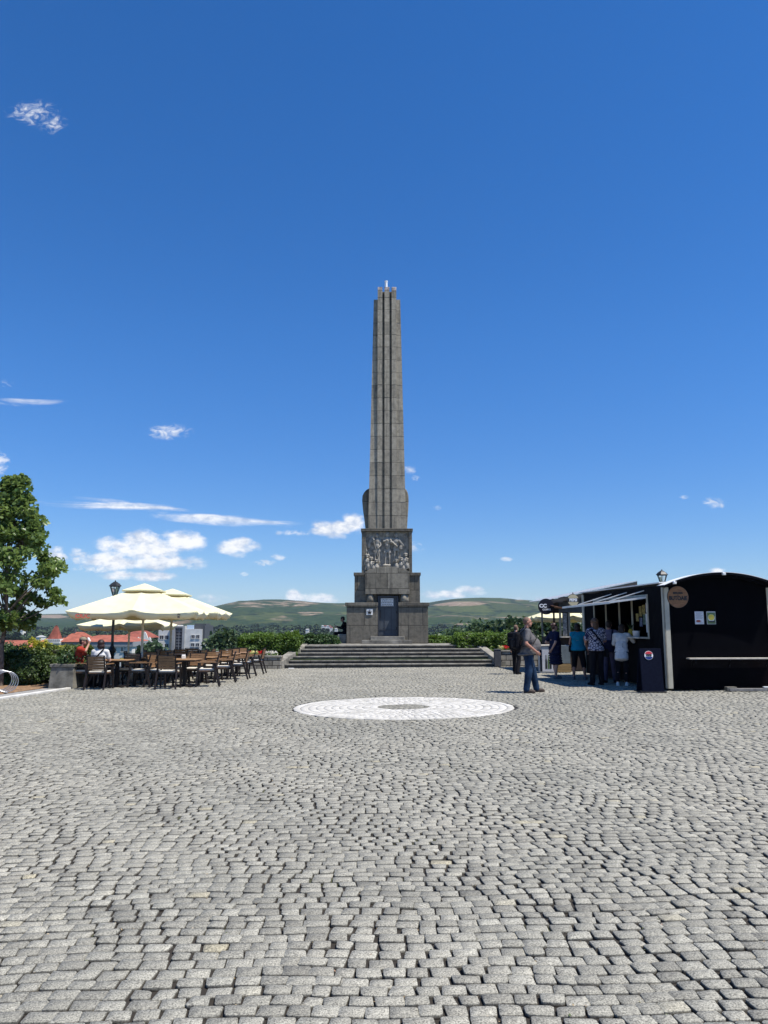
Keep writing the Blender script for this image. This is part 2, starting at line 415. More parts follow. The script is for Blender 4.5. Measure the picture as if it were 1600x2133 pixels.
def grow_rows(y0, y1, deep, name):
    X = []; Y = []; HX = []; HY = []
    y = y0
    while y < y1:
        ph = random.uniform(.080, .106); W = .56 * y + 1.6
        x = -W + random.uniform(0, .12)
        xs = []; 
        while x < W:
            wd = random.uniform(.094, .142); xs.append((x + wd / 2, wd / 2)); x += wd + (random.random() < .07) * random.uniform(0, .014)
        n = len(xs); a = np.array(xs)
        gp = rng.uniform(.0028, .0072, n)
        X.append(a[:, 0]); HX.append(a[:, 1] - gp); Y.append(np.full(n, y + ph / 2) + rng.normal(0, .003, n)); HY.append(np.full(n, ph / 2) - rng.uniform(.0030, .0068, n))
        y += ph
    X, Y, HX, HY = map(np.concatenate, (X, Y, HX, HY))
    wx, wy = warp(X, Y); ex, ey = warp(X + .02, Y); ang = np.arctan2(ey - wy, ex - wx) + rng.normal(0, .02, len(X))
    kx = np.where(wy < 22.3, -9.02 + (wy - 18) * .128, -10.6)
    keep = (np.hypot(wx - CX, wy - CY) > CR + .045) & (wx > kx + .06) & (wy < 32.6)
    wx, wy, HX, HY, ang = wx[keep], wy[keep], HX[keep], HY[keep], ang[keep]
    V, F_, k = stones(wx, wy, HX, HY, ang, deep, .0042, 0, .0024)
    def clip(v):
        dx, dy = v[:, 0] - CX, v[:, 1] - CY; r = np.hypot(dx, dy); s = np.where((r < CR + .012) & (r > .1), (CR + .012) / np.maximum(r, .1), 1)
        v[:, 0] = CX + dx * s; v[:, 1] = CY + dy * s; return v
    tone = np.clip(rng.normal(.54, .15, len(wx)), 0, .92); yel = rng.uniform(size=len(wx)) < .02; tone[yel] = rng.uniform(.93, 1.0, yel.sum())
    return emit(name, V, F_, k, M_SETT, tone, clip)
grow_rows(2.2, 12.0, True, 'paving_setts')
grow_rows(12.0, 32.4, False, 'paving_setts')
# the pale circle: rings of radial setts round a grey heart
rings = np.linspace(.52, CR - .14, 11); X = []; Y = []; HX = []; HY = []; A = []
def ringset(r0, r1, wdt):
    n = int(2 * pi * ((r0 + r1) / 2) / wdt); off = random.random()
    t = (np.arange(n) + off) * 2 * pi / n; rm = (r0 + r1) / 2
    return CX + rm * np.cos(t), CY + rm * np.sin(t), np.full(n, (r1 - r0) / 2 - .003), np.full(n, pi * rm / n - .003), t
def emit_rings(name, sets, mat, lo, hi, jit=.0012):
    X, Y, HX, HY, A = map(np.concatenate, zip(*sets))
    V, F_, k = stones(X, Y, HX, HY, A, True, jit, 0, .0012)
    return emit(name, V, F_, k, mat, rng.uniform(lo, hi, len(X)))
emit_rings('paving_circle', [ringset(rings[i], rings[i + 1], .115) for i in range(len(rings) - 1)] + [ringset(CR - .137, CR, .40)], M_MARB, 0, 1)
emit_rings('paving_circle_heart', [ringset(r, r + .1, .11) for r in (.12, .22, .32, .42)] + [ringset(.03, .12, .09)], M_SETT, 0, .6, .003)
# dry bits of leaf, grit and moss caught between the stones
n = 5200; gy = 2.4 + 12 * rng.uniform(0, 1, n) ** 1.4; gxx = rng.uniform(-1, 1, n) * (.56 * gy + 1)
gz_ = .008 * gxx - .00625 * gy - rng.uniform(.001, .009, n)
m_, nt_, b_, _o = newmat('dry litter'); at_ = nt_.new('ShaderNodeAttribute', _attribute_name='tone')
nt_.l.new(nt_.ramp(at_.outputs['Fac'], [(0, (.06, .085, .02)), (.3, (.10, .11, .035)), (.45, (.22, .15, .07)), (.8, (.36, .27, .15)), (.95, (.45, .38, .28)), (1, (.30, .10, .05))]), b_.inputs['Base Color'])
me = leaves_mesh('leaf_litter', np.stack([gxx, gy, gz_], 1), rng.uniform(.005, .016, n), .6, 1.5, rng.uniform(0, 1, n))
props(link('leaf_litter', me, m_), 'scattered dry leaf bits and moss caught between the paving stones', 'litter', kind='stuff')
# sheets beneath and around the setts
def sheet(name, pts, mat, dz):
    me = bpy.data.meshes.new(name); me.from_pydata([(x, y, G(x, y) + dz) for x, y in pts], [], [tuple(range(len(pts)))])
    o = link(name, me, mat); return props(o, kind='structure')
sheet('paving_bed', [(-2.7, 2.0), (2.7, 2.0), (20, 32.0), (-10.6, 32.0), (-10.6, 22.3), (kerb_x(22.29), 22.3), (kerb_x(16), 16)], M_JOINT, -.017)
nc = 72
me = bpy.data.meshes.new('circle_mortar'); cp = [(CX + (CR - .01) * cos(2 * pi * i / nc), CY + (CR - .01) * sin(2 * pi * i / nc)) for i in range(nc)]
me.from_pydata([(x, y, G(x, y) - .0055) for x, y in cp], [], [tuple(range(nc))])
props(link('circle_mortar', me, simple('pale mortar', (.33, .31, .27), .9, var=.25, vscale=6)), kind='structure')
sheet('plaza_ground', [(-60, -40), (60, -40), (60, 32.0), (-60, 32.0)], M_FAR, -.05)
# left edge: kerb, gravel strip and bare soil
M_KERB = simple('pale kerb stone', (.62, .60, .55), .8, var=.12, vscale=3, bump=.3)
M_SOIL = simple('dry soil', (.23, .14, .075), .95, var=.5, vscale=14, bump=.8, bscale=40, col2=(.09, .055, .03))
M_PATH = simple('gravel strip', (.30, .29, .27), .95, var=.25, vscale=30, bump=.6)
b = MB(); ys = np.arange(12.0, 22.31, .98)
for y0, y1 in zip(ys[:-1], ys[1:]):
    a0, a1 = kerb_x(y0), kerb_x(y1 - .012)
    z0, z1 = G(a0, y0) + .035, G(a1, y1) + .035
    b.hexa([(a0 - .13, y0, z0 - .2), (a0, y0, z0 - .2), (a1, y1 - .012, z1 - .2), (a1 - .13, y1 - .012, z1 - .2), (a0 - .13, y0, z0), (a0, y0, z0), (a1, y1 - .012, z1), (a1 - .13, y1 - .012, z1)])
props(b.build('kerb', M_KERB, bevel=.008), kind='structure')
def grid_sheet(name, x0f, x1f, y0, y1, nx, ny, mat, dz, amp):
    vs = []
    for j in range(ny + 1):
        y = y0 + (y1 - y0) * j / ny
        for i in range(nx + 1):
            xa, xb = x0f(y), x1f(y); x = xa + (xb - xa) * i / nx
            vs.append((x, y, G(x, y) + dz + amp * mnoise.fractal(Vector((x * 2, y * 2, 3)), 1, 2, 4)))
    q = np.array([[j * (nx + 1) + i, j * (nx + 1) + i + 1, (j + 1) * (nx + 1) + i + 1, (j + 1) * (nx + 1) + i] for j in range(ny) for i in range(nx)])
    return props(link(name, mesh_np(name, vs, [q], True), mat), kind='structure')
grid_sheet('path', lambda y: kerb_x(y) - .75, lambda y: kerb_x(y) - .13, 12, 22.25, 6, 60, M_PATH, .012, .006)
grid_sheet('soil', lambda y: -26, lambda y: (kerb_x(y) - .75 if y < 22.2 else -9.45), 12, 32, 90, 90, M_SOIL, .02, .03)

# ------------------------------------------------------------------ terrain and hills
ER = [(-2000, 1285), (-400, 1287), (0, 1284), (100, 1281), (160, 1279), (300, 1276), (400, 1271), (440, 1268), (470, 1263), (500, 1256), (540, 1255.5), (600, 1256), (650, 1259), (720, 1261.5), (830, 1262), (893, 1258), (930, 1252), (960, 1249), (1000, 1248.5), (1060, 1251), (1120, 1255), (1300, 1262), (1600, 1270), (2400, 1282), (4000, 1290)]
ex_, ey_ = zip(*ER)
def sm(t): t = np.clip(t, 0, 1); return t * t * (3 - 2 * t)
def terrain_z(u, y):
    px = 800 + u * 1600; e = (1299.9 - np.interp(px, ex_, ey_)) / 1600
    zr = 1.55 + e * 4200
    lo = -.9 - 15.5 * sm((y - 33) / 60) - 3 * sm((y - 200) / 900)
    t = sm((y - 1100) / 3100) ** 1.15
    z = lo + (zr - lo) * t
    z = np.where(y > 4200, zr - (y - 4200) * .03, z)
    return z
nu, ny = 420, 230
us = np.linspace(-1.6, 1.6, nu); ysr = 33 * (6500 / 33) ** (np.linspace(0, 1, ny) ** .8)
UU, YY = np.meshgrid(us, ysr); ZZ = terrain_z(UU, YY); NS = np.zeros_like(ZZ); N2 = np.zeros_like(ZZ)
for j in range(ny):
    for i in range(nu):
        v = Vector((UU[j, i] * YY[j, i] / 420, YY[j, i] / 420, 0)); NS[j, i] = mnoise.fractal(v, 1, 2, 5); N2[j, i] = mnoise.fractal(v * .45 + Vector((9, 4, 0)), 1, 2, 4)
amp = 14 * sm((YY - 1100) / 900) * (1 - .82 * sm((YY - 3500) / 600)) + .8 * sm((YY - 80) / 200)
ZZ = ZZ + NS * amp * .8 + N2 * amp * 1.4
PYv = 1299.9 - (ZZ - 1.55) / YY * 1600; PXv = 800 + UU * 1600
def blob(cx, cy, rx, ry): return np.clip(1 - ((PXv - cx) / rx) ** 2 - ((PYv - cy) / ry) ** 2, 0, 1)
far = sm((YY - 1300) / 500)
tan = np.clip(blob(560, 1259, 110, 7) * 2 + blob(960, 1259, 60, 5) * .9 + blob(610, 1290, 70, 10) * 1.5 + blob(715, 1290, 28, 12) + blob(515, 1287, 18, 5) + blob(925, 1314, 40, 4) * 1.4 + blob(90, 1287, 70, 7) * 2
              + blob(1080, 1283, 70, 5) * .9 + blob(950, 1300, 60, 4) + blob(650, 1277, 35, 4), 0, 1) * far
tan = np.clip(tan + (NS > .30) * .35 * far, 0, 1) * np.clip(.75 + NS * 1.3, 0, 1)
forest = np.clip(blob(600, 1271, 170, 5) * 2 + blob(90, 1307, 160, 22) * 2.2 + blob(675, 1293, 60, 11) * 1.6 + blob(560, 1322, 500, 12) * 1.4 + blob(1000, 1318, 260, 8), 0, 1)
forest = np.clip(forest + (N2 > .12) * .5 * far + blob(1000, 1276, 150, 3) + blob(1000, 1293, 140, 4), 0, 1)
pink = np.zeros_like(forest)
q = (np.arange(ny - 1)[:, None] * nu + np.arange(nu - 1)[None]).ravel()
Q = np.stack([q, q + 1, q + nu + 1, q + nu], 1)
me = mesh_np('hills', np.stack([UU * YY, YY, ZZ], 2).reshape(-1, 3), [Q], True, {'tan': tan.ravel(), 'forest': forest.ravel()})
m, nt, bs, out = newmat('hill land')
g = nt.new('ShaderNodeNewGeometry'); pos = g.outputs['Position']
mp = nt.new('ShaderNodeMapping', Vector=pos); mp.inputs['Scale'].default_value = (1, .35, 1)
fld = nt.new('ShaderNodeTexVoronoi', Vector=mp.outputs[0], Scale=.0055)
fcol = nt.ramp(fld.outputs['Color'], [(0, (.012, .03, .012)), (.25, (.05, .085, .028)), (.45, (.025, .05, .02)), (.6, (.09, .125, .04)), (.78, (.045, .075, .028)), (.9, (.20, .155, .10)), (1, (.09, .07, .05))])
ta = nt.new('ShaderNodeAttribute', _attribute_name='tan'); fo = nt.new('ShaderNodeAttribute', _attribute_name='forest')
nf = nt.noise(pos, .012, 8, .65); ng = nt.noise(pos, .05, 5, .7)
fcol = nt.mix(1.0, fcol, (.84, .74, .74, 1), 'MULTIPLY')
fed = nt.new('ShaderNodeTexVoronoi', Vector=mp.outputs[0], Scale=.0055); fed.feature = 'DISTANCE_TO_EDGE'
hedge_f = nt.math('MULTIPLY', nt.mr(fed.outputs['Distance'], .035, .09, 1, 0), nt.mr(nt.noise(pos, .03, 4), .40, .55))
fcol = nt.mix(hedge_f, fcol, (.010, .022, .012, 1))
c = nt.mix(1.0, fcol, nt.ramp(ng, [(.3, (.7, .7, .7)), (.7, (1.2, 1.2, 1.2))]), 'MULTIPLY')
c = nt.mix(nt.mr(nt.math('ADD', ta.outputs['Fac'], nt.math('SUBTRACT', nf, .5)), .3, .5), c, nt.ramp(ng, [(.3, (.13, .095, .065)), (.55, (.22, .165, .115)), (.72, (.42, .36, .28))]))
tree_dots = nt.ramp(nt.noise(pos, .045, 6, .75), [(.4, (.012, .028, .012)), (.65, (.04, .065, .025))])
c = nt.mix(nt.mr(nt.math('ADD', fo.outputs['Fac'], nt.math('MULTIPLY', nt.math('SUBTRACT', nf, .5), 1.6)), .42, .56), c, tree_dots)
nt.l.new(c, bs.inputs['Base Color']); bs.inputs['Roughness'].default_value = 1; bs.inputs['Specular IOR Level'].default_value = .05
hills = props(link('hills', me, m), kind='structure')
# far ground beneath everything, out to the horizon
me = bpy.data.meshes.new('ground'); me.from_pydata([(-9000, -9000, -30), (9000, -9000, -30), (9000, 9000, -30), (-9000, 9000, -30)], [], [(0, 1, 2, 3)])
props(link('ground', me, simple('far ground', (.09, .12, .05), 1)), kind='structure')
def tz(x, y): return float(terrain_z(np.array(x / y), np.array(float(y))))
# bank below the terrace edge (plateau side)
M_BANK = simple('grass bank', (.06, .085, .03), .95, var=.4, vscale=2)
b = MB(); b.hexa([(-60, 32.0, -20), (60, 32.0, -20), (60, 33.4, -20), (-60, 33.4, -20), (-60, 32.0, -.95), (60, 32.0, -.35), (60, 33.4, -.4), (-60, 33.4, -1.0)])
props(b.build('terrace_bank', M_BANK), kind='structure')
# terrace behind and beside the monument
M_STONE_OLD = None
b = MB(); b.prism([(-5.9, 32.2), (9.5, 32.2), (9.5, 41), (-5.9, 41)], 'z', -16, .12)
props(b.build('terrace_ground', M_BANK), kind='structure')

# far-off woods on the valley floor, read as one mass
ico = bmesh.new(); bmesh.ops.create_icosphere(ico, subdivisions=2, radius=1); ico.verts.ensure_lookup_table()
iv = np.array([v.co[:] for v in ico.verts]); ifc = np.array([[v.index for v in f.verts] for f in ico.faces]); ico.free()
def clumps(name, pos, rad, mat, flat=.8):
    n = len(pos); k = len(iv)
    d = 1 + rng.normal(0, .16, (n, k, 1))
    v = iv[None] * d * rad[:, None, None] * np.array([1, 1, flat]) + pos[:, None, :]
    f = (np.arange(n) * k)[:, None, None] + ifc[None]
    return link(name, mesh_np(name, v.reshape(-1, 3), [f.reshape(-1, 3)], False, {'tone': np.repeat(rng.uniform(0, 1, n), k)}), mat)
M_WOOD = leafmat('far woods', (.016, .035, .014), (.045, .075, .028), 0.0, .9)
N = 5200; yy = 230 + (1700 - 230) * rng.uniform(0, 1, N) ** .75; uu = rng.uniform(-1.0, .75, N)
px = 800 + uu * 1600
dn = np.array([mnoise.noise(Vector((a * 7, c_ / 160, 2))) for a, c_ in zip(uu, yy)])
keep = (dn > -.2) & ~((yy < 420) & (px < 450) & (px > -50))
uu, yy = uu[keep], yy[keep]; n = len(uu); per = 56
rad = rng.uniform(2.6, 5.2, n) * (1 + yy / 2200)
zz = terrain_z(uu, yy) + rad * .5
d = rng.normal(size=(n, per, 3)); d /= np.linalg.norm(d, axis=2)[:, :, None]
d *= rng.uniform(.55, 1.05, (n, per, 1)); d[:, :, 2] = d[:, :, 2] * .8 + .1
pts = np.stack([uu * yy, yy, zz], 1)[:, None] + d * rad[:, None, None]
tn = np.clip(rng.normal(0, .12, (n, per)) + rng.uniform(.1, .9, (n, 1)), 0, 1)
me = leaves_mesh('far_woods', pts.reshape(-1, 3), np.repeat(rad * .62, per), .9, .8, tn.ravel())
props(link('far_woods', me, M_WOOD), 'dark belt of far-off woods across the valley floor below the hills', 'woods', kind='stuff')

# ------------------------------------------------------------------ the air
hm = bpy.data.materials.new('haze air'); hm.use_nodes = True; hm.node_tree.nodes.clear(); nt = NT(hm.node_tree)
o_ = nt.new('ShaderNodeOutputMaterial'); pv = nt.new('ShaderNodeVolumePrincipled'); nt.l.new(pv.outputs[0], o_.inputs['Volume'])
pv.inputs['Color'].default_value = (.72, .86, 1, 1); pv.inputs['Density'].default_value = HAZE
b = MB(); b.bx(-9500, 9500, -9500, 9500, -31, 230)
props(b.build('haze', hm), kind='stuff', label='thin blue summer haze over the valley', cat='haze')
# ------------------------------------------------------------------ stone materials
def ashlar(name, base, course=.65, width=1.1, joint=.012, axis='xy', dirt=.5, x0=0.0, z0=0.0, var=.22):
    m, nt, b, out = newmat(name)
    g = nt.new('ShaderNodeNewGeometry'); s = nt.new('ShaderNodeSeparateXYZ'); nt.l.new(g.outputs['Position'], s.inputs[0]); pos = g.outputs['Position']
    h = nt.math('ADD', nt.math('ADD', s.outputs[0], s.outputs[1]), x0)
    cv = nt.new('ShaderNodeCombineXYZ'); nt.l.new(h, cv.inputs[0]); nt.l.new(nt.math('SUBTRACT', s.outputs[2], z0), cv.inputs[1])
    br = nt.new('ShaderNodeTexBrick', Vector=cv.outputs[0], Scale=1.0); br.offset = .5
    lo = tuple(x * (1 - var) for x in base); hi = tuple(x * (1 + var) for x in base)
    br.inputs['Color1'].default_value = c4(lo); br.inputs['Color2'].default_value = c4(hi); br.inputs['Mortar'].default_value = (.035, .032, .028, 1)
    br.inputs['Mortar Size'].default_value = joint; br.inputs['Brick Width'].default_value = width; br.inputs['Row Height'].default_value = course
    c = nt.mix(1.0, br.outputs[0], nt.ramp(nt.noise(pos, 5.5, 9, .68), [(.3, (.62, .61, .6)), (.52, (1, 1, 1)), (.75, (1.3, 1.28, 1.22))]), 'MULTIPLY')
    # dark run-off stains, stretched vertically
    mp = nt.new('ShaderNodeMapping', Vector=pos); mp.inputs['Scale'].default_value = (4.2, 4.2, .32)
    st = nt.noise(mp.outputs[0], 1.6, 7, .65)
    c = nt.mix(nt.math('MULTIPLY', nt.mr(st, .5, .68), dirt), c, (.045, .043, .04, 1))
    cr = nt.noise(pos, 2.3, 8, .6, 1.8)
    c = nt.mix(nt.math('MULTIPLY', nt.mr(nt.math('ABSOLUTE', nt.math('SUBTRACT', cr, .5)), .0, .006, 1, 0), .5), c, (.05, .045, .04, 1))
    nt.l.new(c, b.inputs['Base Color']); b.inputs['Roughness'].default_value = .85; b.inputs['Specular IOR Level'].default_value = .25
    bp = nt.new('ShaderNodeBump', Strength=.5, Distance=.012)
    nt.l.new(nt.math('SUBTRACT', nt.noise(pos, 24, 6, .6), nt.math('MULTIPLY', br.outputs['Fac'], 1.5)), bp.inputs['Height']); nt.l.new(bp.outputs[0], b.inputs['Normal'])
    return m
M_ASH = ashlar('weathered travertine', (.165, .149, .118), .82, 1.35, z0=.67)
M_ASH2 = ashlar('weathered travertine small', (.215, .195, .155), .72, 1.0, z0=6.07, x0=.3, dirt=.6)
M_CAP = ashlar('cornice stone', (.155, .14, .113), 3.0, 1.3, dirt=.7, x0=.2)
M_RELIEF = simple('carved pale stone', (.32, .296, .25), .85, var=.25, vscale=6, bump=.5, bscale=30)
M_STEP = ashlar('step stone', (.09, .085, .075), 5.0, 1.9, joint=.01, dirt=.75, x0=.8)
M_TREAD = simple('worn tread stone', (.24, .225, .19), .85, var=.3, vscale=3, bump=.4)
M_DOOR = simple('grey blue painted steel', (.07, .08, .092), .5, var=.15, vscale=2, metal=.1)
M_DOOR2 = simple('dark grey steel', (.045, .05, .062), .5)
M_WHITE = simple('white enamel plate', (.78, .77, .74), .5, var=.06)
M_INK = simple('dark ink', (.02, .02, .022), .6)
M_RUSTST = simple('rust stained stone', (.48, .40, .36), .85, var=.4, vscale=9)
M_PIPE = simple('white painted pipe', (.8, .82, .82), .4, var=.05)

YF = 36.0; TZ = Zp(1340.5, YF)          # terrace level at the pedestal
X0 = Xp(806.5, 1300, 37.9)
mon = thing('obelisk_monument', 'tall weathered grey stone obelisk monument with carved relief on stepped platform', 'monument', (X0, 37.9, TZ))
def mx(px, py, Y): return Xp(px, py, Y) - X0
def mz(py, Y): return Zp(py, Y) - TZ
def my(Y): return Y - 37.9
HB = 1.89
# lower pedestal with the door slot
ztop = mz(1262, 36.0); dl, dr = mx(786.5, 1285, 36), mx(830.5, 1285, 36)
def f(b):
    b.bx(-HB, dl, -1.9, 1.9, 0, ztop); b.bx(dr, HB, -1.9, 1.9, 0, ztop); b.bx(dl, dr, -1.35, 1.9, 0, mz(1241, 36.5))
part('pedestal', f, M_ASH, mon, .01)
zc = mz(1255, 35.9)
def f(b):
    b.bx(-HB - .07, dl + .02, -1.97, 1.97, ztop, zc); b.bx(dr - .02, HB + .07, -1.97, 1.97, ztop, zc)
part('lower_cornice', f, M_CAP, mon, .012)
# shoulders
sx0, sx1 = mx(738.5, 1220, 36.35), mx(875, 1220, 36.35); zs = mz(1199, 36.35); bz0 = mz(1237.5, 36.05)
bx0, bx1 = mx(761, 1210, 36.05), mx(853, 1210, 36.05)
def f(b):
    b.bx(sx0, dl - .03, my(36.35), 1.5, zc, zs); b.bx(dr + .03, sx1, my(36.35), 1.5, zc, zs); b.bx(dl - .03, dr + .03, my(36.62), 1.5, zc, zs)
part('shoulder_block', f, M_ASH, mon, .01)
zu = mz(1192.5, 36.3)
part('upper_cornice', lambda b: b.bx(sx0 - .04, bx0 - .004, my(36.28), 1.56, zs, zu), M_CAP, mon, .012)
part('upper_cornice', lambda b: b.bx(bx1 + .004, sx1 + .04, my(36.28), 1.56, zs, zu), M_CAP, mon, .012)
# projecting lintel block with arched top
def f(b):
    n = 14; w_ = bx1 - bx0; pts = [(bx0, bz0), (bx1, bz0)]
    for i in range(n + 1):
        t = i / n; pts.append((bx1 - w_ * t, mz(1190.5, 36.05) + (mz(1180, 36.05) - mz(1190.5, 36.05)) * sin(pi * t) ** .8))
    b.prism(pts, 'y', my(36.04), my(36.55))
part('lintel_block', f, M_ASH2, mon, .008)
for (a, c_) in ((763.5, 779.5), (834, 851.5)):
    xm = (mx(a, 1246, 36.1) + mx(c_, 1246, 36.1)) / 2; r = (mx(c_, 1246, 36.1) - mx(a, 1246, 36.1)) / 2
    def f(b): b.lathe([(0, zc + .001), (r * 1.06, zc + .001), (r * .97, zc + (bz0 - zc) * .5), (r * .78, bz0 - .002), (0, bz0 - .002)], (xm, my(36.04) + r * .95, 0), 24)
    part('corbel', f, M_ASH2, mon)
# relief block
rx0, rx1 = mx(753.5, 1150, 36.3), mx(858.5, 1150, 36.3); zr0, zr1 = zs - .02, mz(1106.5, 36.3); px0, px1 = mx(761.5, 1150, 36.3), mx(852, 1150, 36.3)
part('relief_pilaster', lambda b: b.bx(rx0, px0, my(36.3), 1.25, zr0, zr1), M_ASH, mon, .008)
part('relief_pilaster', lambda b: b.bx(px1, rx1, my(36.3), 1.25, zr0, zr1), M_ASH, mon, .008)
part('relief_panel', lambda b: b.bx(px0 + .002, px1 - .002, my(36.47), 1.25, zr0, zr1 - .002), M_RELIEF, mon)
part('relief_cornice', lambda b: b.bx(rx0 - .04, rx1 + .04, my(36.24), 1.32, zr1, mz(1101, 36.3)), M_CAP, mon, .01)
# carved figures of the relief, fused into one surface
def q(px, py, dy=0.0): 
    v = P(px, py, 36.42 + dy); return Vector((v.x - X0, v.y - 37.9, v.z - TZ))
b = MB(); K = .0229
def fig(cx, top, foot, sw, lean=0, armL=None, armR=None, skirt=True):
    h = foot - top; hd = h * .075
    b.ell(q(cx + lean, top + hd), (hd * K * .92, hd * K * 1.0, hd * K * 1.15), seg=14)
    b.cap(q(cx + lean, top + hd * 2, .02), q(cx + lean * .8, top + hd * 2.8, .02), 1.6 * K, 2 * K)
    b.ell(q(cx + lean * .6, top + h * .28), (sw * K, .11, h * .13 * K), seg=16)
    b.ell(q(cx + lean * .3, top + h * .42), (sw * .8 * K, .10, h * .12 * K), seg=16)
    if skirt:
        for i in range(9): b.cap(q(cx + (i - 4) * sw * .17, top + h * .47, -.02), q(cx + (i - 4) * sw * .23, top + h * .62, -.03), .75 * K, 1.15 * K, seg=8)
    for sgn in (-1, 1):
        b.cap(q(cx + sgn * sw * .45, top + h * .6), q(cx + sgn * sw * .58, top + h * .8), 2.6 * K, 1.9 * K, seg=10)
        b.cap(q(cx + sgn * sw * .58, top + h * .8), q(cx + sgn * sw * .62, top + h * .96), 1.8 * K, 1.2 * K, seg=10)
        b.ell(q(cx + sgn * sw * .75, foot - 1, -.05), (2.2 * K, .08, 1.1 * K), seg=8)
    for arm in (armL, armR):
        if arm: b.tube([q(*p_) for p_ in arm], [1.7 * K, 1.6 * K] + [1.15 * K] * (len(arm) - 2), 8)
    for p_ in (armL, armR):
        if p_: b.ell(q(*p_[-1]), (1.5 * K, .04, 1.5 * K), seg=8)
fig(807, 1107.5, 1178, 7.5, 0, [(801, 1121), (799, 1128, -.08), (806, 1125.5, -.12)], [(813, 1122), (819, 1131, -.08), (827, 1138, -.1)])
fig(785.5, 1111, 1172, 7, .5, [(779.5, 1124), (777, 1131, -.1), (779, 1125, -.14)], [(792, 1124), (793, 1136, -.08), (787.5, 1142, -.14)])
fig(826, 1110.5, 1170, 7.5, -1, [(819, 1122), (813, 1124, -.1), (818, 1130, -.12)], [(832, 1124), (837, 1134, -.1), (832, 1141, -.12)])
b.ell(q(815.5, 1129.5, -.14), (3.6 * K, .09, 3.4 * K), seg=12)
b.cap(q(776.5, 1120, -.14), q(792, 1177, -.15), .8 * K, .8 * K); b.ell(q(778.5, 1124, -.16), (1.8 * K, .05, 2.2 * K))
b.box(q(835, 1141, -.13), (.13, .08, .15)); b.box(q(836, 1131, -.1), (.08, .08, .38), Matrix.Rotation(R(-38), 3, 'Y'))
b.ell(q(805, 1178, -.06), (9 * K, .14, 3 * K)); b.cap(q(794, 1108, .02), q(796, 1118, .0), 1.3 * K, 1.6 * K)
b.ell(q(771, 1131, .03), (5 * K, .06, 13 * K), Matrix.Rotation(R(20), 3, 'Y'))
random.seed(3)
for (cx, cy, r_) in [(764.5, 1158, 4), (773, 1164, 3.8), (784.5, 1169, 3.8), (767, 1168, 3.4), (778, 1173, 3.2), (845, 1156, 4.4), (836.5, 1165, 4), (825.5, 1168, 3.6), (847.5, 1166, 3.8), (841, 1172, 3.4)]:
    b.ell(q(cx, cy, -.07), (r_ * K * .95, .12, r_ * K * 1.05), seg=12); b.ell(q(cx, cy + 1.4, -.17), (r_ * K * .4, .05, r_ * K * .5), seg=8)
    b.ell(q(cx, cy - 1.9, -.08), (r_ * K * 1.1, .13, r_ * K * .55), seg=12)
    b.ell(q(cx + random.uniform(-1, 1), min(cy + 12, 1184), -.05), (r_ * K * 1.6, .16, 8 * K), seg=12)
    for k in range(5): b.cap(q(cx - 5 + k * 2.4, cy + 8, -.14), q(cx - 6 + k * 2.8, min(cy + 19, 1188), -.16), .6 * K, .8 * K, seg=6)
for (a, c_) in (((762, 1126), (763.5, 1156)), ((764.5, 1145), (771, 1160)), ((772, 1150), (779, 1166))): b.cap(q(*a, -.06), q(*c_, -.08), .6 * K, .8 * K, seg=8)
for k in range(34):                                   # carved foliage in both upper corners
    a, r_ = random.uniform(0, 6.3), random.uniform(0, 1) ** .6
    cx, cy = ((769, 1117) if k % 2 else (845, 1119))
    b.ell(q(cx + cos(a) * r_ * 7, cy + sin(a) * r_ * 9, .06), (random.uniform(1, 2) * K, .05, random.uniform(.8, 1.6) * K), Matrix.Rotation(random.uniform(0, 3), 3, 'Y'), seg=8)
o = b.build('relief_figures', M_RELIEF, mon)
md = o.modifiers.new('fuse', 'REMESH'); md.mode = 'VOXEL'; md.voxel_size = .017
random.seed(11)
# shaft: flanks, groove floor, ribs, crowning
zb = mz(1101, 36.8); zt = mz(625, 37.3); zk = mz(604, 37.4)
HBt = (Xp(831, 640, 37.3) - Xp(776, 640, 37.3)) / 2; HBb = (Xp(846, 1099, 36.9) - Xp(766.5, 1099, 36.9)) / 2
M_SHAFT = ashlar('shaft travertine', (.27, .255, .225), .66, 4.0, joint=.016, dirt=.6, z0=.2)
# course-to-course tone comes from thin individual courses: each course a few mm proud or shy
def shaft_piece(b, xb, xt, yb, yt, z0, z1, zz0=zb, zz1=zt, h=.66, mi=0, jit=.004):
    z = z0
    while z < z1 - .02:
        ze = min(z + h, z1); t0, t1 = (z - zz0) / (zz1 - zz0), (ze - .006 - zz0) / (zz1 - zz0); j = random.uniform(-jit, jit)
        L = lambda a, c_, t: a + (c_ - a) * t
        b.hexa([(L(xb[0], xt[0], t0), L(yb[0], yt[0], t0) + j, z), (L(xb[1], xt[1], t0), L(yb[0], yt[0], t0) + j, z), (L(xb[1], xt[1], t0), L(yb[1], yt[1], t0), z), (L(xb[0], xt[0], t0), L(yb[1], yt[1], t0), z),
                (L(xb[0], xt[0], t1), L(yb[0], yt[0], t1) + j, ze - .006), (L(xb[1], xt[1], t1), L(yb[0], yt[0], t1) + j, ze - .006), (L(xb[1], xt[1], t1), L(yb[1], yt[1], t1), ze - .006), (L(xb[0], xt[0], t1), L(yb[1], yt[1], t1), ze - .006)], mi)
        z = ze
RIB = [(-.475, -.235), (-.125, .125), (.235, .475)]
shades = [ashlar('shaft stone %s' % n, c_, .66, 30, joint=.008, dirt=d_, z0=zb + TZ, var=.1) for n, c_, d_ in
          (('light', (.345, .31, .245), .45), ('mid', (.32, .288, .226), .5), ('dark', (.28, .252, .198), .6))]
class Pick:
    pass
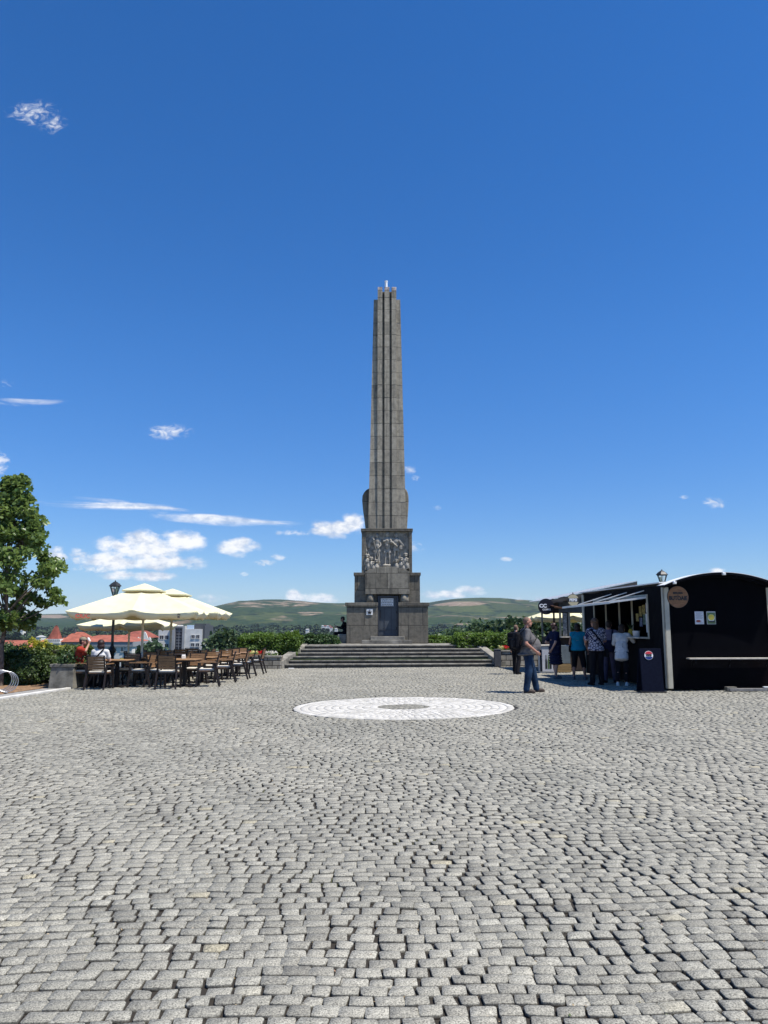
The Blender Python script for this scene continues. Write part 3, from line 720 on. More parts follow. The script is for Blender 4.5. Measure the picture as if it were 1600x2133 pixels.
def graded(name, fn):
    b = MB(); fn(b)
    # assign a random shade per course block (every hexa has 6 faces)
    for k in range(0, len(b.m), 6):
        s_ = random.choice([0, 1, 1, 1, 2]); b.m[k:k + 6] = [s_] * 6
    return b.build(name, shades, mon)
graded('shaft_flank', lambda b: shaft_piece(b, (-HBb, -.475), (-HBt, -.475), (-HBb, HBb), (-HBt, HBt), zb, zt))
graded('shaft_flank', lambda b: (shaft_piece(b, (.475, .475 + (HBb - .475) * .45), (.475, .475 + (HBt - .475) * .1), (-HBb, HBb), (-HBt, HBt), zb, zt),
                                 shaft_piece(b, (.475 + (HBb - .475) * .45 + .004, HBb), (.475 + (HBt - .475) * .1 + .004, HBt), (-HBb, HBb), (-HBt, HBt), zb, zt)))
part('groove_floor', lambda b: b.hexa([(-.474, -HBb + .05, zb), (.474, -HBb + .05, zb), (.474, HBb, zb), (-.474, HBb, zb), (-.474, -HBt + .12, zk - .15), (.474, -HBt + .12, zk - .15), (.474, HBt, zk - .15), (-.474, HBt, zk - .15)]), shades[2], mon)
for (a, c_) in RIB:
    graded('rib', lambda b: shaft_piece(b, (a, c_), (a, c_), (-HBb - .03, -HBb + .3), (-HBt - .15, -HBt + .5), zb, zk - .17))
    part('rib_cap', lambda b: b.bx(a - .002, c_ + .002, -HBt - .148, HBt - .1, zk - .166, zk + .02), M_RUSTST, mon, .012)
part('crown_block', lambda b: b.bx(-.47, .47, -HBt + .34, HBt - .04, zt, zk - .02), shades[1], mon)
pt = mz(588.5, 37.9)
part('lightning_rod', lambda b: (b.cyl((-.04, -.1, zk), (-.04, -.1, pt), .075, .07, 14), b.cyl((-.04, -.1, pt - .02), (-.04, -.1, pt + .03), .085, .085, 14)), M_PIPE, mon)
# winged flanks at the foot of the shaft
def wing(b, s, wtop):
    pr = [(0, 0), (.16, 0), (.22, .5), (.30, 1.1), (.335, 1.55), (.32, 1.8), (.24, 1.98), (.12, 2.12), (0, 2.22)]
    H = mz(1016, 37.3) - zb; k = H / 2.22
    pts = [(s * (HBb - .12), zb)] + [(s * (HBb - .03 + wtop * x * 1.0), zb + z * k) for x, z in pr[1:-1]] + [(s * (HBb - .1), zb + H)]
    if s < 0: pts = pts[::-1]
    b.prism(pts, 'y', -.62, .75)
part('wing', lambda b: wing(b, -1, 1.0), M_ASH2, mon, .05); part('wing', lambda b: wing(b, 1, .5), M_ASH2, mon, .05)
# door
dz0 = mz(1325, 36.3); dz1 = mz(1241.5, 36.3)
def f(b): b.bx(dl + .005, dl + .075, my(36.2), my(36.55), dz0, dz1); b.bx(dr - .075, dr - .005, my(36.2), my(36.55), dz0, dz1); b.bx(dl + .075, dr - .075, my(36.2), my(36.55), dz1 - .07, dz1)
part('door_frame', f, M_DOOR2, mon, .004)
o = part('door', lambda b: b.bx(dl + .08, dr - .08, my(36.30), my(36.36), dz0 + .01, dz1 - .075), M_DOOR, mon)
wd = dr - dl - .16; xc = (dl + dr) / 2; yd = my(36.30)
def f(b):
    for t in (.3, .68): b.bx(dl + .08 + wd * t - .012, dl + .08 + wd * t + .012, yd - .02, yd, dz0 + .12, dz0 + (dz1 - dz0) * .7)
    for t in (.155, .7): b.bx(dl + .1, dr - .1, yd - .022, yd, dz0 + (dz1 - dz0) * t - .012, dz0 + (dz1 - dz0) * t + .012)
part('door_bars', f, M_DOOR2, o)
part('handle', lambda b: (b.bx(dl + .12, dl + .15, yd - .08, yd - .055, dz0 + .85, dz0 + 1.2), b.bx(dl + .12, dl + .15, yd - .06, yd, dz0 + .87, dz0 + .9), b.bx(dl + .12, dl + .15, yd - .06, yd, dz0 + 1.15, dz0 + 1.18)), M_INK, o)
for h_ in (.3, 1.05): part('hinge', lambda b: b.cyl((dr - .085, yd - .01, dz0 + h_), (dr - .085, yd - .01, dz0 + h_ + .12), .018), M_INK, o)
n0, n1 = mx(793.5, 1255, 36.3), mx(819.5, 1255, 36.3); nz0, nz1 = mz(1263, 36.3), mz(1246.5, 36.3)
no = part('notice_plate', lambda b: b.bx(n0, n1, yd - .03, yd - .022, nz0, nz1), M_WHITE, o)
def f(b):
    for r_ in range(5):
        z = nz1 - .045 - r_ * .075; x = n0 + .03 + (0.03 if r_ % 2 else 0)
        while x < n1 - .06:
            l = random.uniform(.03, .08); b.bx(x, min(x + l, n1 - .03), yd - .033, yd - .031, z - (.018 if r_ else .012), z + .01); x += l + .02
props(part('notice_lines', f, M_INK, no), kind='stuff')
part('doorstep', lambda b: (b.bx(mx(772, 1330, 35.7), mx(843, 1330, 35.7), -2.2, -1.905, 0, dz0 - .005)), M_TREAD, mon, .01)
part('doorstep', lambda b: (b.bx(mx(754, 1335, 35.4), mx(859, 1335, 35.4), -2.52, -2.205, 0, dz0 * .5)), M_TREAD, mon, .01)
# crown plaque
c0, c1 = mx(763.5, 1275, 36), mx(776.5, 1275, 36); cz0, cz1 = mz(1281, 36), mz(1268.5, 36)
pl = part('crown_plaque', lambda b: b.bx(c0, c1, -1.93, -1.902, cz0, cz1), M_WHITE, mon)
def f(b):
    cxm, czm = (c0 + c1) / 2, (cz0 + cz1) / 2
    b.prism([(cxm - .07, czm - .06), (cxm + .07, czm - .06), (cxm + .1, czm + .04), (cxm + .05, czm), (cxm + .03, czm + .06), (cxm, czm + .01), (cxm - .03, czm + .06), (cxm - .05, czm), (cxm - .1, czm + .04)], 'y', -1.945, -1.931)
    for dx, dz in ((-.1, .05), (-.03, .07), (.03, .07), (.1, .05)): b.ell((cxm + dx, -1.938, czm + dz), (.014, .008, .014), seg=8)
    b.bx(cxm - .075, cxm + .075, -1.945, -1.931, czm - .085, czm - .068); b.bx(cxm - .008, cxm + .008, -1.945, -1.931, czm + .06, czm + .105)
part('crown_emblem', f, M_INK, pl)
# stone ledge along the monument's left side (the seat)
part('side_ledge', lambda b: b.bx(-2.30, -1.905, -1.75, 1.2, 0, .42), M_TREAD, mon, .015)

# ------------------------------------------------------------------ steps and terrace paving
st = thing('stone_steps', 'broad flight of dark stone steps leading up to the obelisk', 'steps', (0, 31.8, 0))
SB = G(0, 31.8) + .01; rise = (TZ - .01 - SB) / 6
ybs = [31.75 + i * .34 for i in range(7)]
edges = [((590.6, 1383.7), (1036, 1378)), ((600, 1375.6), (1026, 1371)), ((609, 1367.5), (1018, 1362)), ((619, 1360), (1010, 1356)), ((627, 1351), (1001, 1349)), ((636, 1345), (992, 1341))]
tilt = .004
for i in range(6):
    y = ybs[i]; xl, xr = Xp(edges[i][0][0], 1360, y), Xp(edges[i][1][0], 1360, y); z1 = SB + rise * (i + 1)
    def f(b):   # the riser block and its projecting tread slab, cut into stones
        x = xl; k = 0
        while x < xr - .01:
            l = min(random.uniform(.9, 1.8), xr - x); l = xr - x if xr - x - l < .4 else l
            dj = random.uniform(-.006, .006)
            b.hexa([(x, y - 31.8 + .035 + dj, SB - .3), (x + l - .008, y - 31.8 + .035 + dj, SB - .3), (x + l - .008, y - 31.8 + .7, SB - .3), (x, y - 31.8 + .7, SB - .3),
                    (x, y - 31.8 + .035 + dj, z1 - .05 + tilt * x), (x + l - .008, y - 31.8 + .035 + dj, z1 - .05 + tilt * (x + l)), (x + l - .008, y - 31.8 + .7, z1 - .05 + tilt * (x + l)), (x, y - 31.8 + .7, z1 - .05 + tilt * x)], 0)
            b.hexa([(x, y - 31.8 + dj, z1 - .049 + tilt * x), (x + l - .008, y - 31.8 + dj, z1 - .049 + tilt * (x + l)), (x + l - .008, y - 31.8 + .7, z1 - .049 + tilt * (x + l)), (x, y - 31.8 + .7, z1 - .049 + tilt * x),
                    (x, y - 31.8 + dj, z1 + tilt * x), (x + l - .008, y - 31.8 + dj, z1 + tilt * (x + l)), (x + l - .008, y - 31.8 + .7, z1 + tilt * (x + l)), (x, y - 31.8 + .7, z1 + tilt * x)], 1)
            x += l
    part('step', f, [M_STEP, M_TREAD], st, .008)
for s, (pa, pb) in ((-1, ((589, 1382), (641, 1344))), (1, ((1037, 1376), (988, 1341)))):
    ya, yb = 31.6, 33.75; xa, xb_ = Xp(pa[0], 1360, ya), Xp(pb[0], 1345, yb)
    def f(b):
        o_ = s * .34; ya_, yb_ = ya - 31.8, yb - 31.8
        b.hexa([(xa, ya_, SB - .3), (xa + o_, ya_, SB - .3), (xb_ + o_, yb_, SB - .3), (xb_, yb_, SB - .3), (xa, ya_, SB + .26), (xa + o_, ya_, SB + .26), (xb_ + o_, yb_, TZ + .05), (xb_, yb_, TZ + .05)][::1 if s > 0 else 1])
    part('side_wall', f, [M_TREAD], st, .02)
def f(b):
    b.bx(Xp(641, 1342, 33.8), Xp(988, 1342, 33.8), 1.98, 2.9, -.6, TZ - .004); b.bx(-4.2, 4.6, 2.902, 9.5, -.6, TZ - .002)
part('landing', f, M_TREAD, st, .008)
b = MB(); b.bbox((Xp(607, 1387, 31.5), 31.45, G(-4, 31.4) + .012), (.22, .12, .03), .01); props(b.build('litter_card', M_WHITE), 'small flat white piece of litter at the foot of the steps', 'litter')

# ------------------------------------------------------------------ hedges, flowers, planters
M_HEDGE = leafmat('hedge leaves', (.03, .065, .012), (.13, .21, .03), .3)
M_HEDGE2 = leafmat('dark hedge leaves', (.022, .05, .018), (.065, .12, .035), .25)
M_GOLD = leafmat('golden conifer', (.16, .18, .02), (.50, .46, .06), .3)
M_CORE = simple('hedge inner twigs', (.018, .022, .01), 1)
def hedge(name, label, x0, x1, y0, y1, z0, z1, n, size, m, wob=.12, group=None, rz=0, top=None, cat='hedge'):
    cx, cy = (x0 + x1) / 2, (y0 + y1) / 2; t = thing(name, label, cat, (cx, cy, z0), rz, group)
    hx, hy, H = (x1 - x0) / 2, (y1 - y0) / 2, z1 - z0
    fr = rng.uniform(size=n); P_ = np.empty((n, 3)); Nn = np.zeros((n, 3))
    a = rng.uniform(-1, 1, (n, 3)); A = [4 * hx * hy, 2 * hx * H, 2 * hx * H * .5, 2 * hy * H, 2 * hy * H]; cs = np.cumsum(A) / sum(A)
    k = np.searchsorted(cs, fr)
    P_[:, 0] = a[:, 0] * hx; P_[:, 1] = a[:, 1] * hy; P_[:, 2] = (a[:, 2] * .5 + .5) * H
    P_[k == 0, 2] = H; P_[k == 1, 1] = -hy; P_[k == 2, 1] = hy; P_[k == 3, 0] = -hx; P_[k == 4, 0] = hx
    Nn[k == 0, 2] = 1; Nn[k == 1, 1] = -1; Nn[k == 2, 1] = 1; Nn[k == 3, 0] = -1; Nn[k == 4, 0] = 1
    dis = np.array([mnoise.fractal(Vector(p_) * 1.4 + Vector((cx, cy, 0)), 1, 2, 4) for p_ in P_])
    dis = dis * wob * 1.6 + rng.normal(0, size * .5, n) - size * .4
    # round the top edges
    rd = np.maximum(0, np.abs(P_[:, 1]) / hy - .75) * (P_[:, 2] > H * .7); P_[:, 2] -= rd * H * .25
    P_ += Nn * dis[:, None]; P_[:, 2] = np.maximum(P_[:, 2], .01)
    f_ = link('foliage', leaves_mesh('foliage', P_, size, tone=np.clip(rng.normal(.5, .28, n), 0, 1), nrm=Nn), m, t)
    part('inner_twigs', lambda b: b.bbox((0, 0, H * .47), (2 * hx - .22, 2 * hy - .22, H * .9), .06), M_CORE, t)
    return t
hedge('hedge', 'bright clipped hedge behind the flower wall left of the steps', Xp(499, 1350, 33.2), Xp(622, 1350, 33.2), 32.7, 33.9, G(-5, 32), Zp(1323.5, 33.2), 15000, .085, M_HEDGE)
hedge('hedge', 'low hedge between the left steps hedge and the seated person', Xp(622, 1350, 34.6) + .1, Xp(703, 1350, 35.2), 34.6, 36.0, .1, Zp(1327, 35), 9000, .085, M_HEDGE2)
hedge('hedge', 'low bright hedge just right of the obelisk pedestal', Xp(893, 1350, 37), Xp(955, 1350, 36.6), 36.6, 37.8, .1, Zp(1329.5, 36.8), 8000, .085, M_HEDGE)
hedge('hedge', 'clipped green hedge behind the right end of the steps', Xp(948, 1350, 34.6), Xp(1068, 1350, 33.6), 33.4, 35.2, .0, Zp(1322.5, 33.8), 15000, .085, M_HEDGE)
# flower walls
M_BLOCK = ashlar('split stone blocks', (.27, .25, .21), .2, .42, joint=.014, dirt=.35, z0=.1)
M_SOIL2 = simple('flower soil', (.07, .05, .035), 1)
def flower_wall(label, x0, x1, y0, y1, z0, z1, mat):
    t = thing('flower_wall', label, 'planter', ((x0 + x1) / 2, y0, z0)); hx = (x1 - x0) / 2; H = z1 - z0
    part('stone_wall', lambda b: b.bx(-hx, hx, 0, .25, -.3, H - .07), mat, t, .015)
    part('coping', lambda b: b.bx(-hx - .02, hx + .02, -.03, .28, H - .07, H), M_TREAD, t, .012)
    part('earth', lambda b: b.bx(-hx + .01, hx - .01, .281, y1 - y0, -.3, H - .05), M_SOIL2, t)
wl_y = 31.35
wlx0, wlx1 = Xp(425, 1370, wl_y), Xp(585, 1370, wl_y)
flower_wall('low stone block wall with flowers left of the steps', wlx0, wlx1, wl_y, 32.6, G(-5, 31.4), Zp(1366, wl_y), M_BLOCK)
wrx0, wrx1 = Xp(1040, 1370, 31.6), Xp(1150, 1370, 31.6)
flower_wall('pale stone block wall with red flowers right of the steps', wrx0, wrx1, 31.6, 32.8, G(5, 31.6), Zp(1354.5, 31.6), ashlar('pale split blocks', (.40, .37, .31), .22, .36, joint=.016, dirt=.3, z0=.1))
PET = {}
def flowers(label, colname, col, x0, x1, y0, y1, z, n, group=None):
    if colname not in PET:
        PET[colname] = leafmat(colname + ' petals', tuple(c * .6 for c in col), col, .3)
    pts = np.stack([rng.uniform(x0, x1, n), rng.uniform(y0, y1, n), z + rng.uniform(0, .16, n)], 1)
    # petals in flower heads
    heads = np.repeat(pts[: n // 6], 6, 0) + rng.normal(0, .018, (n // 6 * 6, 3))
    t = thing('flowers', label, 'flowers', ((x0 + x1) / 2, (y0 + y1) / 2, z), 0, group)
    heads -= np.array(t.location)
    link('blossom', leaves_mesh('blossom', heads, .055, .9, .6), PET[colname], t)
    g_ = pts - np.array(t.location); g_[:, 2] *= .8
    link('leaves', leaves_mesh('leaves', g_ - np.array([0, 0, .03]), .07), M_HEDGE, t)
zf = Zp(1366, wl_y) - .02
RED, YEL, WHT, MAR = (.62, .02, .02), (.75, .68, .28), (.8, .76, .66), (.16, .02, .02)
X_ = lambda px: Xp(px, 1360, 31.9)
flowers('dark red bedding flowers in the wall behind the far chairs', 'maroon', MAR, X_(430), X_(497), 31.65, 32.4, zf, 900)
flowers('red flowers at the left end of the stone flower wall', 'red', RED, X_(499), X_(519), 31.65, 32.3, zf, 500)
flowers('pale yellow flowers between two red clumps on the wall', 'yellow', YEL, X_(520), X_(536), 31.65, 32.3, zf, 400)
flowers('red clump between the yellow and the white flowers', 'red', RED, X_(537), X_(551), 31.65, 32.3, zf, 400)
flowers('cream white flowers nearest the left side of the steps', 'cream', WHT, X_(552), X_(577), 31.65, 32.3, zf, 600)
zf2 = Zp(1354.5, 31.6) - .02
flowers('pale yellow flowers at the left end of the right wall', 'yellow', YEL, Xp(1042, 1360, 32), Xp(1049, 1360, 32), 31.9, 32.5, zf2, 200)
flowers('red geraniums on the wall behind the man in grey', 'red', RED, Xp(1050, 1360, 32), Xp(1075, 1360, 32), 31.9, 32.5, zf2, 900)
flowers('red geraniums on the wall further right towards the kiosk', 'red', RED, Xp(1085, 1360, 32), Xp(1148, 1360, 32), 31.9, 32.5, zf2, 900)
# litter bin beside the steps on the right
M_BIN = simple('grey steel bin', (.10, .10, .105), .5, metal=.4)
bx_, by_ = Xp(1032, 1370, 31.9) + .35, 31.5
t = thing('litter_bin', 'square dark grey bin between the steps and the right wall', 'bin', (Xp(1036.5, 1370, by_), by_, G(4.6, by_)))
part('body', lambda b: b.bbox((0, 0, .34), (.27, .27, .66), .02), M_BIN, t); part('lid', lambda b: b.bbox((0, 0, .69), (.29, .29, .04), .012), M_BIN, t)
# left: conifer hedges, soil bed shrubs
hedge('hedge', 'dense dark green cypress hedge block behind the bicycle rack', -12.8, Xp(106, 1390, 23.6), 22.9, 24.6, G(-11, 23) - .02, Zp(1367, 23.6), 22000, .075, leafmat('cypress', (.014, .034, .010), (.07, .11, .022), .15), wob=.2)
hedge('hedge', 'broad green hedge with golden tips behind the planter wall', Xp(95, 1360, 26), Xp(168, 1360, 26), 25.2, 27.0, G(-11, 26), Zp(1347, 26), 14000, .08, leafmat('cypress gold', (.03, .055, .015), (.16, .21, .04), .2), wob=.15)
hedge('shrub', 'golden yellow conifer shrub spreading over the hedges', Xp(58, 1360, 25.4), Xp(110, 1360, 25.4), 25.3, 26.8, G(-11, 26), Zp(1346, 26), 9000, .08, M_GOLD, wob=.3, cat='shrub')
hedge('hedge', 'far dull green hedge beneath the left red roof', -17, Xp(62, 1370, 28), 27.4, 29.0, G(-14, 28), Zp(1354, 28), 12000, .09, M_HEDGE2, wob=.25)
# concrete planter
M_CONC = simple('stained concrete', (.165, .155, .13), .9, var=.3, vscale=4, bump=.6, bscale=25)
px_, py_ = Xp(140, 1400, 21.9), 21.9
t = thing('concrete_planter', 'big stained concrete planter beside the man in red', 'planter', (px_, py_, G(px_, py_)))
H = Zp(1383, 21.6) - G(px_, 21.6)
def f(b):
    w0, w1 = .34, .31
    b.hexa([(-w0, -.4, 0), (w0, -.4, 0), (w0, .4, 0), (-w0, .4, 0), (-w1, -.36, H - .08), (w1, -.36, H - .08), (w1, .36, H - .08), (-w1, .36, H - .08)])
    w1 += .03
    for (a0, a1, c0_, c1_) in ((-w1, w1, -.39, -.30), (-w1, w1, .30, .39), (-w1, -w1 + .09, -.30, .30), (w1 - .09, w1, -.30, .30)): b.bx(a0, a1, c0_, c1_, H - .08, H)
part('box', f, M_CONC, t, .012)
pts = rng.normal(0, 1, (900, 3)) * np.array([.16, .14, .10]) + np.array([.12, 0, H + .10]); pts[:, 2] = np.maximum(pts[:, 2], H - .06)
link('plant', leaves_mesh('plant', pts, .07), M_HEDGE2, t)

# ------------------------------------------------------------------ trees
M_BARK = simple('grey bark', (.16, .13, .105), .95, var=.4, vscale=9, bump=1.0, bscale=30)
def branchy(b, base, tip, r0, r1, n=5, wob=.06):
    pts = [Vector(base).lerp(Vector(tip), i / n) + Vector((random.gauss(0, wob), random.gauss(0, wob), 0)) * (1 if 0 < i < n else 0) for i in range(n + 1)]
    rs = [r0 + (r1 - r0) * i / n for i in range(n + 1)]; b.tube(pts, rs, 8); return pts
def tree(name, label, loc, trunk_h, R_, H, n_leaf, leaf, m, r0=.13, clusters=70, csize=.34, prof=None, group=None, lean=(0, 0), seed=1, cat='tree'):
    random.seed(seed); lr = np.random.default_rng(seed)
    t = thing(name, label, cat, loc, 0, group)
    b = MB(); top = Vector((lean[0], lean[1], trunk_h + H * .8)); tp = branchy(b, (0, 0, 0), top, r0, r0 * .15, 9, .03)
    cen = []
    prof = prof or (lambda s: sin(pi * min(1, s * .9 + .12)) ** .7)
    while len(cen) < clusters:
        s = random.random(); a = random.uniform(0, 2 * pi); rr = R_ * prof(s) * random.uniform(.35, 1) ** .6
        cen.append(Vector((lean[0] * s + rr * cos(a), lean[1] * s + rr * sin(a), trunk_h + H * s)))
    for i, c_ in enumerate(cen):
        if i % 2 == 0:
            s = max(0, (c_.z - trunk_h) / H - .25); zb_ = trunk_h * .92 + H * s * .8; 
            branchy(b, (lean[0] * s, lean[1] * s, zb_), c_, r0 * .35 * (1 - s * .7), .008, 4, .05)
    b.build('trunk', M_BARK, t)
    pts = []; tones = []
    per = n_leaf // clusters
    for c_ in cen:
        sc = csize * R_ / 2 * random.uniform(.7, 1.25); p_ = lr.normal(0, 1, (per, 3)); p_ /= np.linalg.norm(p_, axis=1)[:, None]; p_ *= (lr.uniform(0, 1, (per, 1)) ** .45)
        pts.append(p_ * np.array([sc * 1.25, sc * 1.25, sc * .85]) + np.array(c_)); tb = random.uniform(.2, .7); tones.append(np.clip(lr.normal(tb, .2, per), 0, 1))
    link('crown', leaves_mesh('crown', np.concatenate(pts), leaf, .8, .5, np.concatenate(tones)), m, t)
    return t
M_MAPLE = leafmat('maple leaves', (.04, .085, .02), (.19, .26, .07), .35, .35)
tl = Vector((Xp(3, 1400, 22.6), 22.6, 0)); tl.z = G(tl.x, tl.y)
crown_top = Zp(997, 22.6)
tp_ = lambda s: float(np.interp(s, [0, .08, .2, .4, .5, .65, .8, .92, 1], [.45, .85, 1.0, .95, .72, .5, .38, .28, .1]))
tree('maple_tree', 'leafy green maple tree with slim grey trunk at the left edge', tl, 1.75, 1.52, crown_top - 1.75 - tl.z, 12500, .125, M_MAPLE, .085, 120, .33, tp_, lean=(-.05, 0), seed=5)
random.seed(21)
M_TREE_A = leafmat('ash foliage', (.035, .07, .03), (.11, .16, .07), .25); M_TREE_B = leafmat('dark foliage', (.022, .045, .018), (.06, .095, .035), .2)
hz = [  # px, py of crown top, Y, radius, kind
 (905, 1327, 62, 2.0, 1), (928, 1322, 58, 2.6, 0), (955, 1316, 56, 2.6, 0), (980, 1309, 54, 2.8, 0), (1005, 1304, 55, 2.8, 0), (1035, 1306, 52, 2.6, 1), (1062, 1299, 50, 2.8, 1), (1088, 1300, 49, 2.6, 1), (1115, 1297, 48, 2.4, 1), (1143, 1292, 46, 2.6, 1), (1175, 1300, 48, 2.6, 1),
 (448, 1330, 120, 3.8, 0), (472, 1318, 110, 5.0, 1), (500, 1326, 118, 4.0, 1), (430, 1344, 105, 3, 0), (320, 1340, 150, 4, 0), (300, 1345, 140, 3.5, 1), (15, 1345, 80, 3, 1)]
words = ['leftmost of the tree tops right of the pedestal', 'second tree top right of the pedestal', 'third tree top right of the pedestal', 'fourth tree top right of the pedestal', 'fifth tree top, above the right end of the steps', 'dark tree top above the litter bin', 'dark tree top behind the person with the black backpack', 'dark tree top behind the head of the man in grey', 'dark tree top between the man in grey and the woman in navy', 'dark tree top below the round coffee sign', 'dark tree top seen through the snack stall',
         'green tree beside the white modern block', 'dark pointed tree right of the white modern block', 'dark round tree left of the bright hedge', 'small tree above the low white shed', 'green tree between the gabled house and the white block', 'small dark tree in front of the gabled house', 'small dark tree below the left red roof']
for i, (px, py, Y, r_, kd) in enumerate(hz):
    top = P(px, py, Y); gz = min(-1.2, tz(top.x, Y)); Ht = top.z - gz
    tree('broadleaf_tree', words[i], (top.x, Y, gz), Ht * .3, r_, Ht * .68, 2600, .30 if Y < 100 else .6, (M_TREE_A, M_TREE_B)[kd], .2, 34, .62, group='trees growing beyond the terrace', seed=30 + i)
random.seed(12)
# ------------------------------------------------------------------ umbrellas
def canvas_mat(nm='cream canvas', tf=.24):
    m, nt, b, out = newmat(nm)
    g = nt.new('ShaderNodeTexCoord')
    col = nt.ramp(nt.noise(g.outputs['Object'], 3, 4), [(.3, (.76, .73, .48)), (.7, (.84, .81, .57))])
    nt.l.new(col, b.inputs['Base Color']); b.inputs['Roughness'].default_value = .8
    tr = nt.new('ShaderNodeBsdfTranslucent'); tr.inputs[0].default_value = (.85, .70, .30, 1)
    mx_ = nt.new('ShaderNodeMixShader', i0=tf); nt.l.new(b.outputs[0], mx_.inputs[1]); nt.l.new(tr.outputs[0], mx_.inputs[2]); nt.l.new(mx_.outputs[0], out.inputs[0])
    return m
M_CANVAS = canvas_mat(); M_CANVAS2 = canvas_mat('shade dimmed cream canvas', .07)  # second canvas, for the valance: translucency cut so it looks shaded
M_POLE = simple('cream painted pole', (.66, .63, .50), .45, var=.05)
M_RED = simple('red print', (.50, .06, .04), .6); M_BLACKP = simple('black print', (.04, .035, .03), .6)
def umbrella(label, c, size, z_edge, z_apex, rz, print_=True, tiltv=(0, 0), group='cream square parasols over the tables'):
    """c = foot of the pole on the ground; z_edge / z_apex are heights above the ground there"""
    t = thing('parasol', label, 'parasol', c, rz, group); h = size / 2
    dirs = [(-1, -1), (0, -1), (1, -1), (1, 0), (1, 1), (0, 1), (-1, 1), (-1, 0)]; N = 7
    def edgez(x, y): return z_edge + x * tiltv[0] + y * tiltv[1] + (.035 if abs(x) < .1 or abs(y) < .1 else 0)
    zc_ = z_apex - .06
    def sp(k, s, sub=0.0):     # point along spoke direction between spoke k and k+1
        a, b_ = Vector(dirs[k % 8]), Vector(dirs[(k + 1) % 8]); d = a.lerp(b_, sub) * h
        x, y = d.x * s, d.y * s; z = zc_ + (edgez(d.x, d.y) - zc_) * s
        z -= .07 * sin(pi * sub) * s * (1 if sub else 0); 
        return (x, y, z)
    def f(b):
        S = [0.0, .16, .3, .45, .6, .8, 1.0]; M = 5; K = 8 * M; vs = []
        for s in S: vs += [sp(i // M, max(s, .02), (i % M) / M) for i in range(K)]
        fs = [(j * K + i, j * K + (i + 1) % K, (j + 1) * K + (i + 1) % K, (j + 1) * K + i) for j in range(len(S) - 1) for i in range(K)]
        b.add(vs, fs, 0, False)
    cn_ = part('canopy', f, M_CANVAS, t); md = cn_.modifiers.new('cloth', 'SOLIDIFY'); md.thickness = .004
    def f(b):                  # valance with a wavy hem
        M = 40; vs = []; K = 4 * M
        cor = [(-1, -1), (1, -1), (1, 1), (-1, 1)]
        for lay in (0, .5, 1):
            for i in range(K):
                a, b_ = Vector(cor[i // M]), Vector(cor[(i // M + 1) % 4]); u = (i % M) / M; d = a.lerp(b_, u) * h
                uu_ = abs(u - .5) * 2; sag = -.07 * sin(pi * (2 * u % 1.0)) if True else 0
                wv = (.014 * sin(i * 1.7 + c[0]) + .02 * sin(i * .6 + c[1])) * lay; o = d.normalized() * (wv - .15 * lay)
                vs.append((d.x + o.x, d.y + o.y, edgez(d.x, d.y) + (sag if lay == 0 else sag * .7) - lay * (.19 + .02 * sin(i * .55))))
        b.add(vs, [(j * K + i, j * K + (i + 1) % K, (j + 1) * K + (i + 1) % K, (j + 1) * K + i) for j in range(2) for i in range(K)], 0, True)
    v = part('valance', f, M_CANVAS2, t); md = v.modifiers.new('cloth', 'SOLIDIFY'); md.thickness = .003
    def f(b):                  # raised vent cap
        s0 = .31; vs = [(0, 0, z_apex + .02)]; zsl = lambda a: z_apex + .02 - a * (z_apex - z_edge) * .86
        for (a, z) in ((.12, zsl(.12)), (s0, zsl(s0)), (s0 - .005, zsl(s0) - .045)):
            for k in range(8):
                d = Vector(dirs[k]); q_ = 1 if (k % 2 == 0) else 1.0; vs.append((d.x * h * a, d.y * h * a, z + (.012 if k % 2 else 0)))
        fs = [(0, 1 + k, 1 + (k + 1) % 8) for k in range(8)] + [(1 + j * 8 + k, 1 + j * 8 + (k + 1) % 8, 9 + j * 8 + (k + 1) % 8, 9 + j * 8 + k) for j in range(2) for k in range(8)]
        b.add(vs, fs)
    v = part('vent_cap', f, M_CANVAS, t); md = v.modifiers.new('cloth', 'SOLIDIFY'); md.thickness = .003
    part('pole', lambda b: b.cyl((0, 0, 0), (0, 0, z_apex - .03), .04, .036, 16), M_POLE, t)
    part('hub', lambda b: b.lathe([(0, z_edge - .25), (.075, z_edge - .25), (.08, z_edge - .13), (0, z_edge - .13)], n=16), M_POLE, t)
    part('base', lambda b: (b.bbox((0, 0, .05), (.8, .8, .08), .02), b.lathe([(.06, .09), (.055, .35), (0, .35)], n=16)), M_CONC, t)
    for k in range(8):
        e = Vector(sp(k, .97)); m_ = Vector(sp(k, .5)); 
        r_ = part('rib', lambda b: b.bar((0, 0, zc_ - .03), e - Vector((0, 0, .025)), .022, .03), M_POLE, t)
        part('strut', lambda b: b.bar((0, 0, z_edge - .19), m_ - Vector((0, 0, .04)), .018, .022), M_POLE, r_)
    if print_:
        zt_ = z_edge - .125
        text('CIUC', .17, M_RED, v, (-h * .80 + .12, -h - .004, zt_ - .015), (R(72), 0, 0), sx_=1.0, bold=.002)
        text('CIUC', .17, M_RED, v, (h * .80 - .1, h + .002, zt_ - .015), (R(72), 0, R(180)), sx_=1.0, bold=.002)
        text('AI\nBI', .085, M_BLACKP, v, (h * .72, -h - .004, zt_ + .0), (R(72), 0, 0), bold=.004)
    return t
c = Vector((Xp(298, 1300, 23.7), 23.7, 0)); c.z = G(c.x, c.y)
zr = lambda py, Y, cz: Zp(py, Y) - cz
umbrella('nearest large cream parasol with red letters on its valance', c, 3.62, Zp(1273, 21.9) - c.z, Zp(1216.5, 23.7) - c.z, R(7))
c2 = Vector((Xp(357, 1300, 27.2), 27.2, 0)); c2.z = G(c2.x, c2.y)
